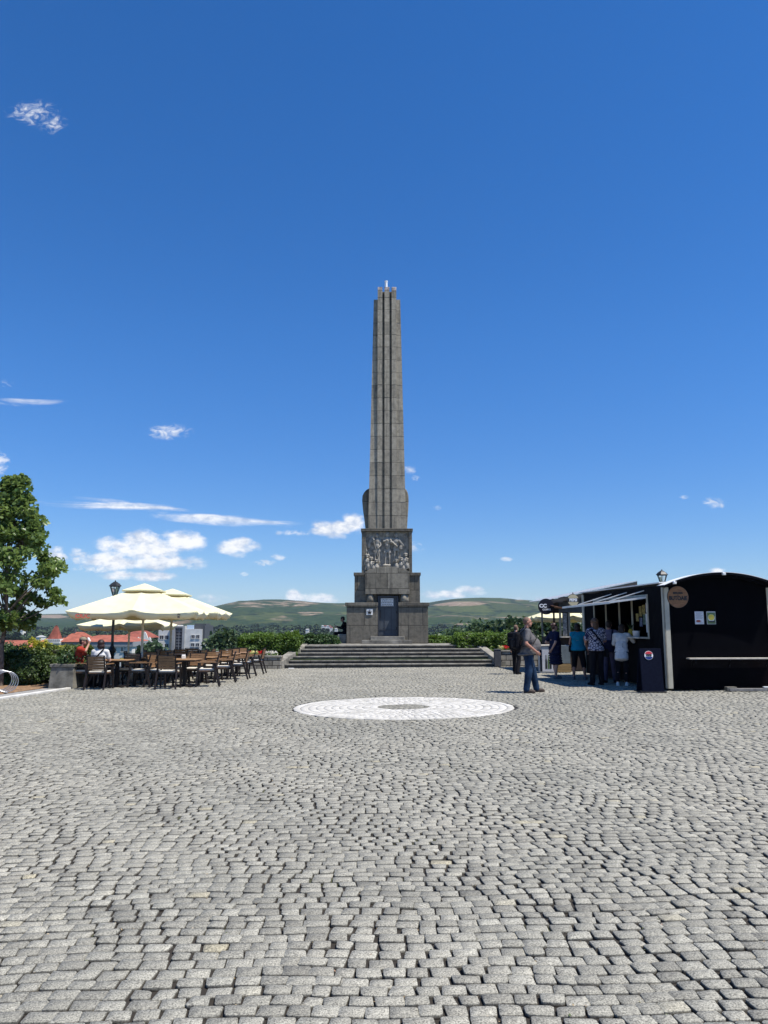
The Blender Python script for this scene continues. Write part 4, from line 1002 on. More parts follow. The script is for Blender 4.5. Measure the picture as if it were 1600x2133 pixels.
umbrella('second cream parasol, rising behind the right shoulder of the nearest', c2, 3.75, Zp(1275, 25.6) - c2.z, Zp(1227.5, 27.2) - c2.z, R(4))
c3 = Vector((Xp(270, 1300, 30.2), 30.2, 0)); c3.z = G(c3.x, c3.y)
umbrella('low cream parasol half hidden behind the nearest one', c3, 3.1, Zp(1301, 28.7) - c3.z, Zp(1272, 30.2) - c3.z, R(5), print_=False)
c4_ = Vector((Xp(1182, 1300, 33.0), 33.0, 0)); c4_.z = -.1
umbrella('cream parasol standing behind the round coffee sign of the snack stall', c4_, 3.0, Zp(1284, 31.5) - c4_.z, Zp(1256, 33) - c4_.z, R(-4), print_=False, group=None)

# ------------------------------------------------------------------ tables and chairs
def wood_mat(name, a, b_):
    m, nt, b, out = newmat(name); g = nt.new('ShaderNodeTexCoord')
    mp = nt.new('ShaderNodeMapping', Vector=g.outputs['Object']); mp.inputs['Scale'].default_value = (1.5, 14, 14)
    nt.l.new(nt.ramp(nt.noise(mp.outputs[0], 4, 5), [(.3, a), (.7, b_)]), b.inputs['Base Color']); b.inputs['Roughness'].default_value = .55
    return m
M_WOODC = wood_mat('teak slats', (.15, .08, .035), (.27, .15, .07))
M_FRAME = simple('black brown chair frame', (.018, .013, .012), .5, spec=.3)
M_CUSH = simple('off white cushion', (.62, .58, .50), .9, var=.08)
M_TOP = wood_mat('table boards', (.22, .12, .055), (.36, .21, .10))
def make_chair(label, grp):       # seated person would face +Y
    t = thing('terrace_chair', label, 'chair', (0, 0, 0), 0, grp)
    part('seat', lambda b: [b.bbox((0, -.18 + k * .088, .43), (.46, .078, .02), .004) for k in range(5)], M_WOODC, t)
    part('cushion', lambda b: b.bbox((0, 0, .465), (.44, .43, .045), .018), M_CUSH, t)
    tl_ = Matrix.Rotation(R(-12), 3, 'X')
    def f(b):
        for k in range(5):
            z = .56 + k * .071; b.bbox((0, -.245 - (z - .5) * .21, z), (.44, .018, .064), .004, Matrix.Rotation(R(12), 3, 'X'))
    part('backrest', f, M_WOODC, t)
    def f(b):
        for s in (-1, 1): b.bar((s * .235, -.22, .42), (s * .235, -.325, .90), .028, .035)
        b.bar((-.235, -.325, .895), (.235, -.325, .895), .03, .02); b.bar((-.235, -.21, .41), (.235, -.21, .41), .03, .035); b.bar((-.235, .2, .41), (.235, .2, .41), .03, .035)
        for s in (-1, 1): b.bar((s * .235, -.21, .41), (s * .235, .2, .41), .03, .035)
    part('frame', f, M_FRAME, t)
    for s in (-1, 1):
        part('leg', lambda b: b.bar((s * .255, .22, .655), (s * .27, .28, 0), .04, .05), M_FRAME, t)
        part('leg', lambda b: b.bar((s * .255, -.16, .655), (s * .27, -.36, 0), .04, .05), M_FRAME, t)
        part('armrest', lambda b: b.bbox((s * .262, .0, .668), (.05, .52, .025), .006), M_WOODC, t)
    return t
def make_table(label, grp):
    t = thing('terrace_table', label, 'table', (0, 0, 0), 0, grp)
    part('tabletop', lambda b: [b.bbox((0, -.33 + k * .11, .745), (.78, .104, .025), .004) for k in range(7)], M_TOP, t)
    def f(b):
        for s in (-1, 1): b.bar((-.36, s * .34, .715), (.36, s * .34, .715), .04, .035); b.bar((s * .35, -.34, .715), (s * .35, .34, .715), .04, .035)
    part('apron', f, M_FRAME, t)
    part('pedestal', lambda b: b.bx(-.045, .045, -.045, .045, .02, .72), M_FRAME, t)
    part('foot', lambda b: (b.bar((-.3, -.3, .02), (.3, .3, .02), .07, .03), b.bar((-.3, .3, .02), (.3, -.3, .02), .07, .03)), M_FRAME, t)
    return t
ordw = ['nearest', 'second', 'third', 'fourth', 'farthest']
rows = [22.0, 23.6, 25.2, 26.7, 28.1]
colsx = {'right': [-5.6, -5.48, -5.42, -5.36, -5.3], 'left': [-7.5, -7.45, -7.3, -7.2, -7.1]}
ch0 = tb0 = None; random.seed(4)
def place(proto, loc, rz, label):
    o = proto if not proto.get('used') else copy_tree(proto)
    o['used'] = 1; o.location = loc; o.rotation_euler = (0, 0, rz); o['label'] = label
    return o
CH_G, TB_G = 'slatted chairs of the terrace café', 'square tables of the terrace café'
chair_p = make_chair('x', CH_G); table_p = make_table('x', TB_G); made = []
skip = {('left', 0, 'near'), ('left', 0, 'left')}
def cpos(x, y): return (x, y, G(x, y) + .003)
for cn2, xs in colsx.items():
    for r_, (x, y) in enumerate(zip(xs, rows)):
        adj = 'left-hand' if cn2 == 'left' else 'right-hand'
        made.append(place(table_p, cpos(x, y), R(random.uniform(-4, 4)), 'slatted square café table, %s of the %s row' % (ordw[r_], adj)))
        for side, dx, dy, rz in (('near', -.05, -.62, 0), ('right', .68, .02, 90), ('far', .05, .66, 180), ('left', -.68, 0, -90)):
            if side == 'near' and r_ > 0: continue
            if cn2 == 'left' and r_ == 0 and side in ('left', 'near'): continue
            if cn2 == 'right' and side == 'left' and r_ in (2,): continue
            jx, jy, jr = random.uniform(-.06, .06), random.uniform(-.08, .08), random.uniform(-12, 12)
            if (cn2, r_, side) == ('right', 0, 'near'): dx = -.25; jx = jy = 0; jr = 3; dy = -.72
            made.append(place(chair_p, cpos(x + dx + jx, y + dy + jy), R(rz + jr), 'slatted wooden chair on the %s side of the %s %s café table' % (side, ordw[r_], adj)))
cman = place(chair_p, cpos(Xp(166, 1400, 21.95), 21.95), R(-84), 'slatted wooden chair the man in the red shirt sits on'); made.append(cman)
cwom = place(chair_p, cpos(Xp(208, 1400, 21.3), 21.3), R(-3), 'slatted wooden chair the woman in white sits on'); made.append(cwom)
for o in made:
    if 'used' in o: del o['used']
rs = random.Random(8)
for cn2, r_, lab in (('right', 0, 'white napkin box on the nearest right-hand café table'), ('right', 2, 'white napkin box on the third right-hand café table'), ('left', 1, 'white napkin box on the second left-hand café table'), ('right', 3, 'white napkin box on the fourth right-hand café table')):
    x, y = colsx[cn2][r_] + rs.uniform(-.15, .15), rows[r_] + rs.uniform(-.15, .15)
    t = thing('napkin_box', lab, 'napkin box', (x, y, G(x, y) + .763), rs.uniform(0, 3))
    part('box', lambda b: b.bbox((0, 0, .04), (.12, .07, .08), .006), M_CUSH, t); part('napkins', lambda b: b.bbox((0, 0, .09), (.10, .04, .05), .004), M_WHITE, t)
# table number stands: small yellow-white tags on two tables
for px, r_, lab in ((250, 0, 'small yellow card on the table beside the woman in white'),):
    b = MB(); b.bbox((0, 0, .0), (.09, .06, .015), .004); o = b.build('table_card', simple('yellow card', (.75, .65, .2), .6)); o.location = (-7.42, 22.1, G(-7.4, 22) + .768); props(o, lab, 'card')

# ------------------------------------------------------------------ street lamps
M_IRON = simple('black cast iron', (.014, .016, .018), .5, spec=.5)
def lampglass():
    m, nt, b, out = newmat('lantern glass'); b.inputs['Base Color'].default_value = (.9, .95, 1, 1); b.inputs['Roughness'].default_value = .05
    b.inputs['Transmission Weight'].default_value = 1; b.inputs['IOR'].default_value = 1.05; return m
M_LGLASS = lampglass()
def lamp(label, x, y, ztop_):
    z0 = G(x, y); t = thing('street_lamp', label, 'street lamp', (x, y, z0), 0, 'old style lantern lamps'); H = ztop_ - z0 - .52
    def f(b): b.lathe([(.0, 0), (.16, 0), (.16, .1), (.12, .16), (.14, .3), (.09, .4), (.085, .75), (.13, .8), (.14, .86), (.10, .95), (.06, 1.02), (.05, 1.1), (.045, H - .15), (.07, H - .12), (.045, H - .05), (.06, H), (0, H)], n=16)
    part('post', f, M_IRON, t)
    def f(b):
        for k in range(6):
            a, a2 = k * pi / 3, (k + 1) * pi / 3
            b.bar((.085 * cos(a), .085 * sin(a), H + .03), (.185 * cos(a), .185 * sin(a), H + .33), .018, .018)
            b.bar((.185 * cos(a), .185 * sin(a), H + .33), (.185 * cos(a2), .185 * sin(a2), H + .33), .02, .02)
        b.lathe([(0, H), (.10, H), (.10, H + .04), (0, H + .04)], n=6)
    part('lantern_cage', f, M_IRON, t)
    part('lantern_glass', lambda b: b.lathe([(.075, H + .045), (.165, H + .315)], n=6, smooth=False), M_LGLASS, t)
    part('lantern_roof', lambda b: b.lathe([(0, H + .34), (.235, H + .34), (.235, H + .355), (.15, H + .45), (.12, H + .46), (.07, H + .5), (.03, H + .51), (.02, H + .55), (0, H + .56)], n=6, smooth=False), M_IRON, t)
    return t
lamp('black lantern street lamp standing behind the nearest parasol', Xp(236, 1300, 28.3), 28.3, Zp(1211, 28.3))
lamp('black lantern street lamp whose head shows above the kiosk roof', Xp(1382, 1250, 29.5), 29.5, Zp(1188, 29.5))

# ------------------------------------------------------------------ bicycle rack
M_GALV = simple('galvanised steel', (.42, .43, .44), .35, metal=.8, var=.12)
rp = GP(14, 1446); t = thing('bicycle_rack', 'galvanised spiral bicycle rack of steel hoops by the kerb', 'bicycle rack', (rp.x - .12, rp.y + .15, G(rp.x, rp.y) + .03), R(126))
for k in range(4):
    def f(b):
        c_ = Vector((k * .27 - .1, 0, .27)); n = 26
        pts = [c_ + Vector((.03 * cos(2 * pi * i / n), .27 * cos(2 * pi * i / n), .255 * sin(2 * pi * i / n))) for i in range(n + 1)]
        b.tube(pts, .0115, 8)
    part('hoop', f, M_GALV, t)
part('ground_rail', lambda b: b.bar((-.25, 0, .012), (1.1, 0, .012), .06, .012), M_GALV, t)

# ------------------------------------------------------------------ buildings in the town below
M_ROOF = simple('red clay tiles', (.33, .10, .06), .85, var=.22, vscale=.8)
M_ROOFD = simple('darker red tiles', (.25, .07, .045), .85, var=.22, vscale=.8)
M_WALLW = simple('white render', (.66, .64, .58), .9, var=.08, vscale=.5); M_WALLG = simple('grey render', (.34, .34, .33), .9, var=.08, vscale=.5)
M_WALLB = simple('beige render', (.50, .42, .30), .9, var=.08, vscale=.5)
M_GLASSD = simple('dark window glass', (.025, .03, .04), .15, spec=.6); M_CORN = simple('grey cornice', (.26, .27, .28), .8)
M_DKWALL = simple('dark cladding', (.07, .075, .08), .7)
def house(name, label, Y, zb_):
    return thing(name, label, 'building', (0, Y, zb_))
def bxp(px, Y): return Xp(px, 1320, Y)
def windows(t, Y, yf, rects, z0, frame=True, fm=None):
    for (a, c_, p0, p1) in rects:
        x0, x1, zl, zh = bxp(a, Y), bxp(c_, Y), Zp(p1, Y) - z0, Zp(p0, Y) - z0
        o = part('window', lambda b: (b.bx(x0 - .12, x1 + .12, yf - .12, yf - .003, zh, zh + .14), b.bx(x0 - .12, x1 + .12, yf - .18, yf - .003, zl - .14, zl), b.bx(x0 - .12, x0, yf - .1, yf - .003, zl, zh), b.bx(x1, x1 + .12, yf - .1, yf - .003, zl, zh),
                                      b.bx((x0 + x1) / 2 - .05, (x0 + x1) / 2 + .05, yf - .06, yf - .045, zl, zh)), fm or M_WALLW, t)
        part('pane', lambda b: b.bx(x0, x1, yf - .04, yf - .004, zl, zh), M_GLASSD, o)
def hip(b, x0, x1, y0, y1, z0, z1, inx, mi=0, ov=.5):
    x0 -= ov; x1 += ov; y0 -= ov; y1 += ov; ym = (y0 + y1) / 2
    v = [(x0, y0, z0), (x1, y0, z0), (x1, y1, z0), (x0, y1, z0), (x0 + inx, ym, z1), (x1 - inx, ym, z1)]
    b.add(v, [(0, 1, 5, 4), (1, 2, 5), (2, 3, 4, 5), (3, 0, 4), (3, 2, 1, 0)], mi)
zB = -17.0
# long red-roofed house
Y = 200; t = house('long_house', 'long white house with red tiled hipped roof and a pointed corner spire', Y, zB); z = lambda py: Zp(py, Y) - zB
XA, XB, XC = bxp(122, Y), bxp(160, Y), bxp(277, Y)
part('wall', lambda b: b.bx(XA, XC, 0, 14, 0, z(1347)), M_WALLW, t)
part('cornice', lambda b: b.bx(XA - .3, XC + .3, -.35, 14.3, z(1347), z(1337)), M_CORN, t)
part('roof', lambda b: hip(b, XB - 1, XC - .3, 0, 14, z(1337) + .01, z(1323.5), 4.6), M_ROOF, t)
part('pavilion_roof', lambda b: hip(b, XA + .4, XB + .6, -.6, 13, z(1337) + .02, z(1317), 1.7), M_ROOF, t)
part('chimney', lambda b: b.bx(bxp(137, Y), bxp(139.5, Y), 5, 6, z(1320), z(1310)), M_DKWALL, t)
for a in (126, 130.5): part('roof_dormer', lambda b: (b.bx(bxp(a - 1.1, Y), bxp(a + 1.1, Y), 1.8, 3.2, z(1328), z(1324))), M_DKWALL, t)
tw = part('corner_turret', lambda b: (b.bx(bxp(99, Y), bxp(131, Y), -1.6, 3, 0, z(1340)), b.bx(bxp(98, Y), bxp(132, Y), -2, 3.4, z(1340), z(1337.5)), b.bx(bxp(100, Y), bxp(130, Y), -1.7, 3, z(1337.5), z(1331))), M_WALLW, t)
part('balustrade', lambda b: [b.bx(bxp(100 + k * 4.2, Y), bxp(102 + k * 4.2, Y), -1.8, -1.71, z(1337), z(1332)) for k in range(8)], M_CORN, tw)
def f(b):
    xa, xb = bxp(104, Y), bxp(125.5, Y); xm = bxp(116, Y); v = [(xa, -1.2, z(1330.8)), (xb, -1.2, z(1330.8)), (xb, 1.6, z(1330.8)), (xa, 1.6, z(1330.8)), (xm - .45, .2, z(1305)), (xm + .45, .2, z(1305)), (xm, .2, z(1301.5))]
    b.add(v, [(0, 1, 5, 4), (1, 2, 5), (2, 3, 4, 5), (3, 0, 4), (4, 5, 6), (3, 2, 1, 0)])
part('spire', f, M_ROOFD, t)
windows(t, Y, 0, [(166, 169.5, 1349, 1358), (226, 230, 1348.5, 1357.5), (240, 244, 1348.5, 1357.5), (254, 258, 1348.5, 1357.5), (270, 273, 1349, 1357)], zB)
part('downpipe', lambda b: b.cyl((bxp(262, Y), -.15, 0), (bxp(262, Y), -.15, z(1340)), .09), M_CORN, t)
# gabled house
Y = 232; t = house('gabled_house', 'house with white scrolled gable and dark red roof', Y, zB); z = lambda py: Zp(py, Y) - zB
part('wall', lambda b: b.bx(bxp(254, Y), bxp(316, Y), 0, 14, 0, z(1337)), M_WALLG, t)
part('roof', lambda b: hip(b, bxp(252, Y), bxp(303, Y), 1, 13, z(1329), z(1313), 2.5), M_ROOFD, t)
def f(b):
    xa, xb = bxp(286, Y), bxp(316, Y); w_ = xb - xa; H = z(1336); pts = [(xa, z(1345)), (xb, z(1345)), (xb, H + .6), (xb - w_ * .1, H + 1.3), (xb - w_ * .18, H + 1.0)]
    for i in range(11): a = i / 10; pts.append((xb - w_ * (.22 + .5 * a), H + .9 + 1.9 * sin(pi * a)))
    pts += [(xa + w_ * .18, H + 1.0), (xa + w_ * .1, H + 1.3), (xa, H + .6)]
    b.prism(pts, 'y', -.6, -.1)
part('scrolled_gable', f, M_WALLW, t)
part('lower_wing', lambda b: (b.bx(bxp(283, Y), bxp(317, Y), -3, -.61, 0, z(1347)), b.bx(bxp(282, Y), bxp(318, Y), -3.3, -.61, z(1347) + .01, z(1344))), M_WALLW, t)
windows(t, Y, -3, [(287, 292, 1352, 1361), (304, 310, 1350, 1356)], zB)
# left red roof and its neighbours
Y = 150; t = house('red_roofed_house', 'low beige house with wide orange red roof behind the tree trunk', Y, zB + 3); z = lambda py: Zp(py, Y) - zB - 3
part('wall', lambda b: b.bx(bxp(-60, Y), bxp(54, Y), 0, 12, 0, z(1352)), M_WALLB, t)
part('roof', lambda b: hip(b, bxp(-62, Y), bxp(56, Y), 0, 12, z(1352) + .01, z(1335), 1.9), M_ROOF, t)
windows(t, Y, 0, [(14, 18, 1354, 1359), (30, 34, 1354, 1359)], zB + 3)
Y = 215; t = house('small_roofed_house', 'small red roof between the left roof and the spire', Y, zB); z = lambda py: Zp(py, Y) - zB
part('wall', lambda b: b.bx(bxp(80, Y), bxp(101, Y), 0, 8, 0, z(1339)), M_WALLB, t)
part('roof', lambda b: hip(b, bxp(79, Y), bxp(104, Y), 0, 8, z(1339) + .01, z(1327), 2.6), M_ROOF, t)
Y = 240; t = house('low_roofed_house', 'dark low roof just left of the spire house', Y, zB); z = lambda py: Zp(py, Y) - zB
part('wall', lambda b: b.bx(bxp(58, Y), bxp(98, Y), 0, 8, 0, z(1343)), M_WALLG, t)
part('roof', lambda b: hip(b, bxp(57, Y), bxp(99, Y), 0, 8, z(1343) + .01, z(1338), 1.5), M_ROOFD, t)
# white modern block
Y = 250; t = house('modern_block', 'white modern block with dark glass stair tower', Y, zB); z = lambda py: Zp(py, Y) - zB
B_ = lambda px: bxp(px, Y)
part('left_wing', lambda b: b.bx(B_(330), B_(357), 0, 12, 0, z(1312)), M_WALLW, t)
part('right_wing', lambda b: b.bx(B_(386), B_(422), -.5, 12, 0, z(1310.5)), M_WALLW, t)
part('side_wall', lambda b: b.bx(B_(422) + .01, B_(427), -.2, 12, 0, z(1303)), M_DKWALL, t)
part('tower_frame', lambda b: (b.bx(B_(357) + .01, B_(366), -.8, 9, 0, z(1304)), b.bx(B_(381), B_(386) - .01, -.8, 9, 0, z(1304)), b.bx(B_(366), B_(381), -.8, 9, z(1307), z(1304))), M_WALLG, t)
part('tower_glass', lambda b: b.bx(B_(366) + .01, B_(381) - .01, -.4, 8, 0, z(1307) - .01), M_GLASSD, t)
part('tower_mullions', lambda b: ([b.bx(B_(368), B_(379.5), -.5, -.401, z(1309 + k * 6.2), z(1308 + k * 6.2)) for k in range(8)], b.bx(B_(373.3), B_(374), -.52, -.401, z(1358), z(1307.4))), M_CORN, t)
part('roof_cabin', lambda b: (b.bx(B_(386), B_(400), 2, 9, z(1310.5) + .01, z(1302))), simple('pale blue cladding', (.40, .50, .62), .5), t)
part('roof_box', lambda b: (b.bx(B_(401), B_(425), 2.5, 9, z(1310.5) + .01, z(1299))), M_DKWALL, t)
part('roof_ledge', lambda b: (b.bx(B_(356), B_(366), 2, 9, z(1304) + .01, z(1302))), M_WALLW, t)
windows(t, Y, 0, [(333.5, 341, 1324, 1331.5), (344.5, 351.5, 1324, 1331.5), (333.5, 341, 1341.5, 1348.5), (344.5, 351.5, 1341.5, 1348.5)], zB)
windows(t, Y, -.5, [(400, 406.5, 1323, 1330), (410, 416.5, 1323, 1330), (400, 406.5, 1340, 1346.5), (410, 416.5, 1340, 1346.5)], zB)
Y = 236; t = house('flat_shed', 'low white shed with flat roof right of the modern block', Y, zB); z = lambda py: Zp(py, Y) - zB
part('wall', lambda b: b.bx(bxp(423, Y), bxp(469, Y), 0, 8, 0, z(1348)), M_WALLG, t)
part('roof', lambda b: b.bx(bxp(421, Y), bxp(471, Y), -.8, 8.5, z(1348) + .01, z(1339)), M_WALLW, t)
Y = 120; t = house('brick_shed', 'low brick red tiled shed roof left of the bright hedge', Y, -12); z = lambda py: Zp(py, Y) + 12
part('wall', lambda b: b.bx(bxp(462, Y), bxp(502, Y), 0, 5, 0, z(1351)), M_WALLB, t)
part('roof', lambda b: hip(b, bxp(463, Y), bxp(502, Y), 0, 5, z(1351) + .01, z(1344), .8, ov=.2), simple('old brick tiles', (.33, .16, .11), .9, var=.3, vscale=4), t)
# a few far houses of the village under the hills
spots = [(672, 1304, 1500, 'white'), (677, 1305, 1520, 'red'), (682, 1304.5, 1550, 'white'), (687, 1305, 1500, 'red'), (608, 1315.5, 950, 'white'), (640, 1312, 1050, 'white'), (690, 1308, 1400, 'red'), (700, 1311, 1200, 'white'), (45, 1313, 900, 'white'), (80, 1327, 480, 'white')]
where = ['leftmost of the village row left of the obelisk', 'second of the village row left of the obelisk', 'third of the village row left of the obelisk', 'rightmost of the village row left of the obelisk', 'alone among the woods above the bright hedge', 'in the woods below the village row', 'nearest the seated person by the obelisk, upper', 'nearest the seated person by the obelisk, lower', 'on the wooded slope above the left red roof', 'just above the left red roof']
for (px, py, Y, kd), wh in zip(spots, where):
    p_ = P(px, py, Y); gz = tz(p_.x, Y); t = thing('village_house', 'tiny %s house %s' % ('white walled' if kd == 'white' else 'red roofed', wh), 'house', (p_.x, Y, p_.z - 7))
    w_ = random.uniform(4, 6) * (1 if Y > 1100 else .7); hh = w_ * .3
    part('wall', lambda b: b.bx(-w_ / 2, w_ / 2, 0, 8, -8, 6 + hh), M_WALLW, t)
    part('roof', lambda b: hip(b, -w_ / 2, w_ / 2, 0, 8, 6.01 + hh, 7.2 + hh, 1 if kd == 'white' else .3, ov=.3), M_ROOFD if kd == 'red' else M_WALLG, t)
# communication masts on the ridge
M_MAST = simple('pale mast steel', (.5, .5, .5), .6)
for px, py0, py1, Y, lab in ((586, 1278, 1286, 2600, 'small pale tower on the low tan mound'),):
    p0 = P(px, py1, Y); p1 = P(px, py0, Y); t = thing('mast', lab, 'mast', p0)
    part('shaft', lambda b: b.cyl((0, 0, -20), (0, 0, p1.z - p0.z), 1.6, 1.1, 8), M_MAST, t)
    part('head', lambda b: b.cyl((0, 0, p1.z - p0.z), (0, 0, p1.z - p0.z + 1.5), 2, 2, 8), M_MAST, t)
M_PAPER = simple('white paper', (.62, .62, .64), .7, var=.05); 
# ------------------------------------------------------------------ the black snack kiosk
def corr_mat():
    m, nt, b, out = newmat('black blue painted sheet'); g = nt.new('ShaderNodeTexCoord')
    b.inputs['Base Color'].default_value = (.003, .003, .006, 1); b.inputs['Roughness'].default_value = .55; b.inputs['Specular IOR Level'].default_value = .06
    c = nt.ramp(nt.noise(g.outputs['Object'], 3, 6), [(.35, (.0022, .0024, .0045)), (.75, (.005, .0055, .009))])
    nt.l.new(c, b.inputs['Base Color']); return m
M_SHEET = corr_mat()
def gable_mat():
    m, nt, b, out = newmat('worn black panel'); g = nt.new('ShaderNodeTexCoord'); s = nt.new('ShaderNodeSeparateXYZ'); nt.l.new(g.outputs['Object'], s.inputs[0])
    c = nt.ramp(nt.noise(g.outputs['Object'], 3, 6), [(.35, (.0012, .0012, .0022)), (.75, (.0026, .0026, .0042))])
    wear = nt.math('MULTIPLY', nt.mr(s.outputs[0], 1.7, 2.7), nt.mr(s.outputs[2], 1.3, .1))
    nz = nt.noise(g.outputs['Object'], 26, 7, .75)
    c = nt.mix(nt.math('MULTIPLY', wear, nt.mr(nz, .45, .7)), c, (.022, .009, .007, 1))
    c = nt.mix(nt.mr(nt.noise(g.outputs['Object'], 60, 2), .74, .78), c, (.05, .045, .045, 1))
    nt.l.new(c, b.inputs['Base Color']); b.inputs['Roughness'].default_value = .6; b.inputs['Specular IOR Level'].default_value = .03; return m
M_GABLE = gable_mat()
M_CREAM = simple('cream corner trim', (.46, .43, .34), .6, var=.1, vscale=4); M_WTRIM = simple('white roof edge', (.72, .72, .70), .5, var=.06)
M_INSIDE = simple('dark interior', (.015, .015, .02), .8); M_LEDGE = simple('pale ledge wood', (.55, .50, .42), .6, var=.12, vscale=8)
KC = Vector((6.93, 19.12)); KR = R(3.6); kz = G(KC.x, KC.y)
kio = thing('snack_kiosk', 'black snack kiosk with arched roof, white trim and serving hatch', 'kiosk', (KC.x, KC.y, kz), KR)
KW, KL = 2.72, 6.25         # local x 0..KW across, y 0..KL deep; z up
zE = Zp(1216, 19.1) - kz    # eaves height
zRg = Zp(1194, 19.2) - kz   # ridge height
def roofz(x): t = (x / KW) * 2 - 1; return zE + (zRg - zE) * (1 - t * t)
wy0, wy1, wz0, wz1 = 1.0, 5.1, Zp(1327, 20.2) - kz, Zp(1243, 20.1) - kz   # hatch along the left side
def corrug(b, y0, y1, z0, z1, x=0.0, d=.018, p=.076):
    n = int((y1 - y0) / p * 4); vs = []
    for i in range(n + 1):
        y = y0 + (y1 - y0) * i / n; o = [0, d, d, 0][i % 4]; vs += [(x - o, y, z0), (x - o, y, z1)]
    b.add(vs, [(2 * i, 2 * i + 2, 2 * i + 3, 2 * i + 1) for i in range(n)])
def f(b):
    corrug(b, .1, wy0, .08, zE - .02); corrug(b, wy1, KL - .05, .08, zE - .02); corrug(b, wy0, wy1, .08, wz0); corrug(b, wy0, wy1, wz1, zE - .02)
    b.bx(.004, .05, .05, wy0 - .0, .05, zE - .03); b.bx(.004, .05, wy1, KL - .05, .05, zE - .03); b.bx(.004, .05, wy0, wy1, .05, wz0 - .002); b.bx(.004, .05, wy0, wy1, wz1 + .002, zE - .03)
part('side_wall', f, M_SHEET, kio)
def gable(b, y0, y1, k_=1):
    pts = [(.02, .04), (KW - .02, .04)] + [(KW - .02 - (KW - .04) * i / 16, (roofz(KW - .02 - (KW - .04) * i / 16) - .003) if k_ else zE + .01) for i in range(17)]
    b.prism(pts, 'y', y0, y1)
part('gable_wall', lambda b: gable(b, 0, .05), M_GABLE, kio); part('gable_wall', lambda b: gable(b, KL - .05, KL, 0), M_SHEET, kio)
part('side_wall', lambda b: b.bx(KW - .06, KW - .01, .051, KL - .051, .05, zE - .03), M_SHEET, kio)
part('floor', lambda b: b.bx(.06, KW - .07, .06, KL - .06, .06, .12), M_INSIDE, kio)
def f(b):
    n = 18; vs = []
    for y in (.02, KL + .1):
        for dz in (0, .03):
            for i in range(n + 1): x = -.10 + (KW + .2) * i / n; vs.append((x, y, zE + .02 + .04 * (1 - (x / KW * 2 - 1) ** 2) + dz))
    k = n + 1; fs = []
    for i in range(n): fs += [(i, i + 1, 2 * k + i + 1, 2 * k + i), (k + i, 3 * k + i, 3 * k + i + 1, k + i + 1), (i, k + i, k + i + 1, i + 1), (2 * k + i, 2 * k + i + 1, 3 * k + i + 1, 3 * k + i)]
    fs += [(0, 2 * k, 3 * k, k), (n, k + n, 3 * k + n, 2 * k + n)]
    b.add(vs, fs, 0)
part('roof', f, M_WTRIM, kio)
def f(b):
    n = 24
    for i in range(n):
        xa, xb = -.12 + (KW + .24) * i / n, -.12 + (KW + .24) * (i + 1) / n; za, zb2 = roofz(xa), roofz(xb)
        b.hexa([(xa, -.34, za), (xb, -.34, zb2), (xb, .10, zb2), (xa, .10, za), (xa, -.34, za + .012), (xb, -.34, zb2 + .012), (xb, .10, zb2 + .012), (xa, .10, za + .012)])
part('arch_trim', f, M_WTRIM, kio)  # overhang deepened so that it shades the sign and posters
def f(b):
    n = 24
    for i in range(n):
        xa, xb = -.11 + (KW + .22) * i / n, -.11 + (KW + .22) * (i + 1) / n; za, zb2 = roofz(xa) - .002, roofz(xb) - .002
        b.hexa([(xa, -.335, za - .05), (xb, -.335, zb2 - .05), (xb, -.09, zb2 - .05), (xa, -.09, za - .05), (xa, -.335, za), (xb, -.335, zb2), (xb, -.09, zb2), (xa, -.09, za)])
part('soffit', f, M_SHEET, kio)
def f(b):        # the dark fascia under the arched roof edge on the gable
    pts = []; n = 16
    for i in range(n + 1): x = KW * i / n; pts.append((x, roofz(x) - .004))
    for i in range(n + 1): x = KW - KW * i / n; pts.append((x, roofz(x) - .10))
    vs = [(p_[0], -.085, p_[1]) for p_ in pts] + [(p_[0], -.002, p_[1]) for p_ in pts]; N_ = len(pts)
    fs = []
    for i in range(n): fs += [(i, i + 1, N_ - 2 - i, N_ - 1 - i)]
    fs += [(a + N_ if False else a, (a + 1) % N_, (a + 1) % N_ + N_, a + N_) for a in range(N_)]
    b.add(vs, fs)
part('fascia', f, M_SHEET, kio)
part('corner_trim', lambda b: (b.bx(-.03, .11, -.028, -.002, .06, zE - .09), b.bx(-.03, -.002, -.028, .09, .06, zE - .09)), M_CREAM, kio)
part('corner_trim', lambda b: b.bx(KW - .10, KW + .03, -.028, -.002, .06, zE - .09), M_CREAM, kio)
part('corner_trim', lambda b: b.bx(-.05, -.022, KL - .16, KL + .02, .06, zE - .05), M_CREAM, kio)
for x in (.12, 1.37): 
    sb = part('floodlight', lambda b: (b.bbox((x, -.38, roofz(x) - .04), (.075, .07, .06), .01), b.bbox((x, -.36, roofz(x) - .01), (.03, .05, .03), .005)), M_WTRIM, kio)
def f(b):
    w_ = .06; b.bx(-.045, -.02, wy0 - w_, wy1 + w_, wz1, wz1 + w_); b.bx(-.045, -.02, wy0 - w_, wy1 + w_, wz0 - .045, wz0)
    b.bx(-.045, -.02, wy0 - w_, wy0, wz0, wz1); b.bx(-.045, -.02, wy1, wy1 + w_, wz0, wz1); 
hf = part('hatch_frame', f, M_CREAM, kio)
for yy in (2.05, 3.0, 4.1): part('mullion', lambda b: b.bx(-.04, -.005, yy - .02, yy + .02, wz0, wz1), M_CREAM, kio)
part('serving_ledge', lambda b: b.bx(-.30, -.046, wy0 - .02, wy1 + .02, wz0 - .035, wz0 - .005), M_LEDGE, kio)
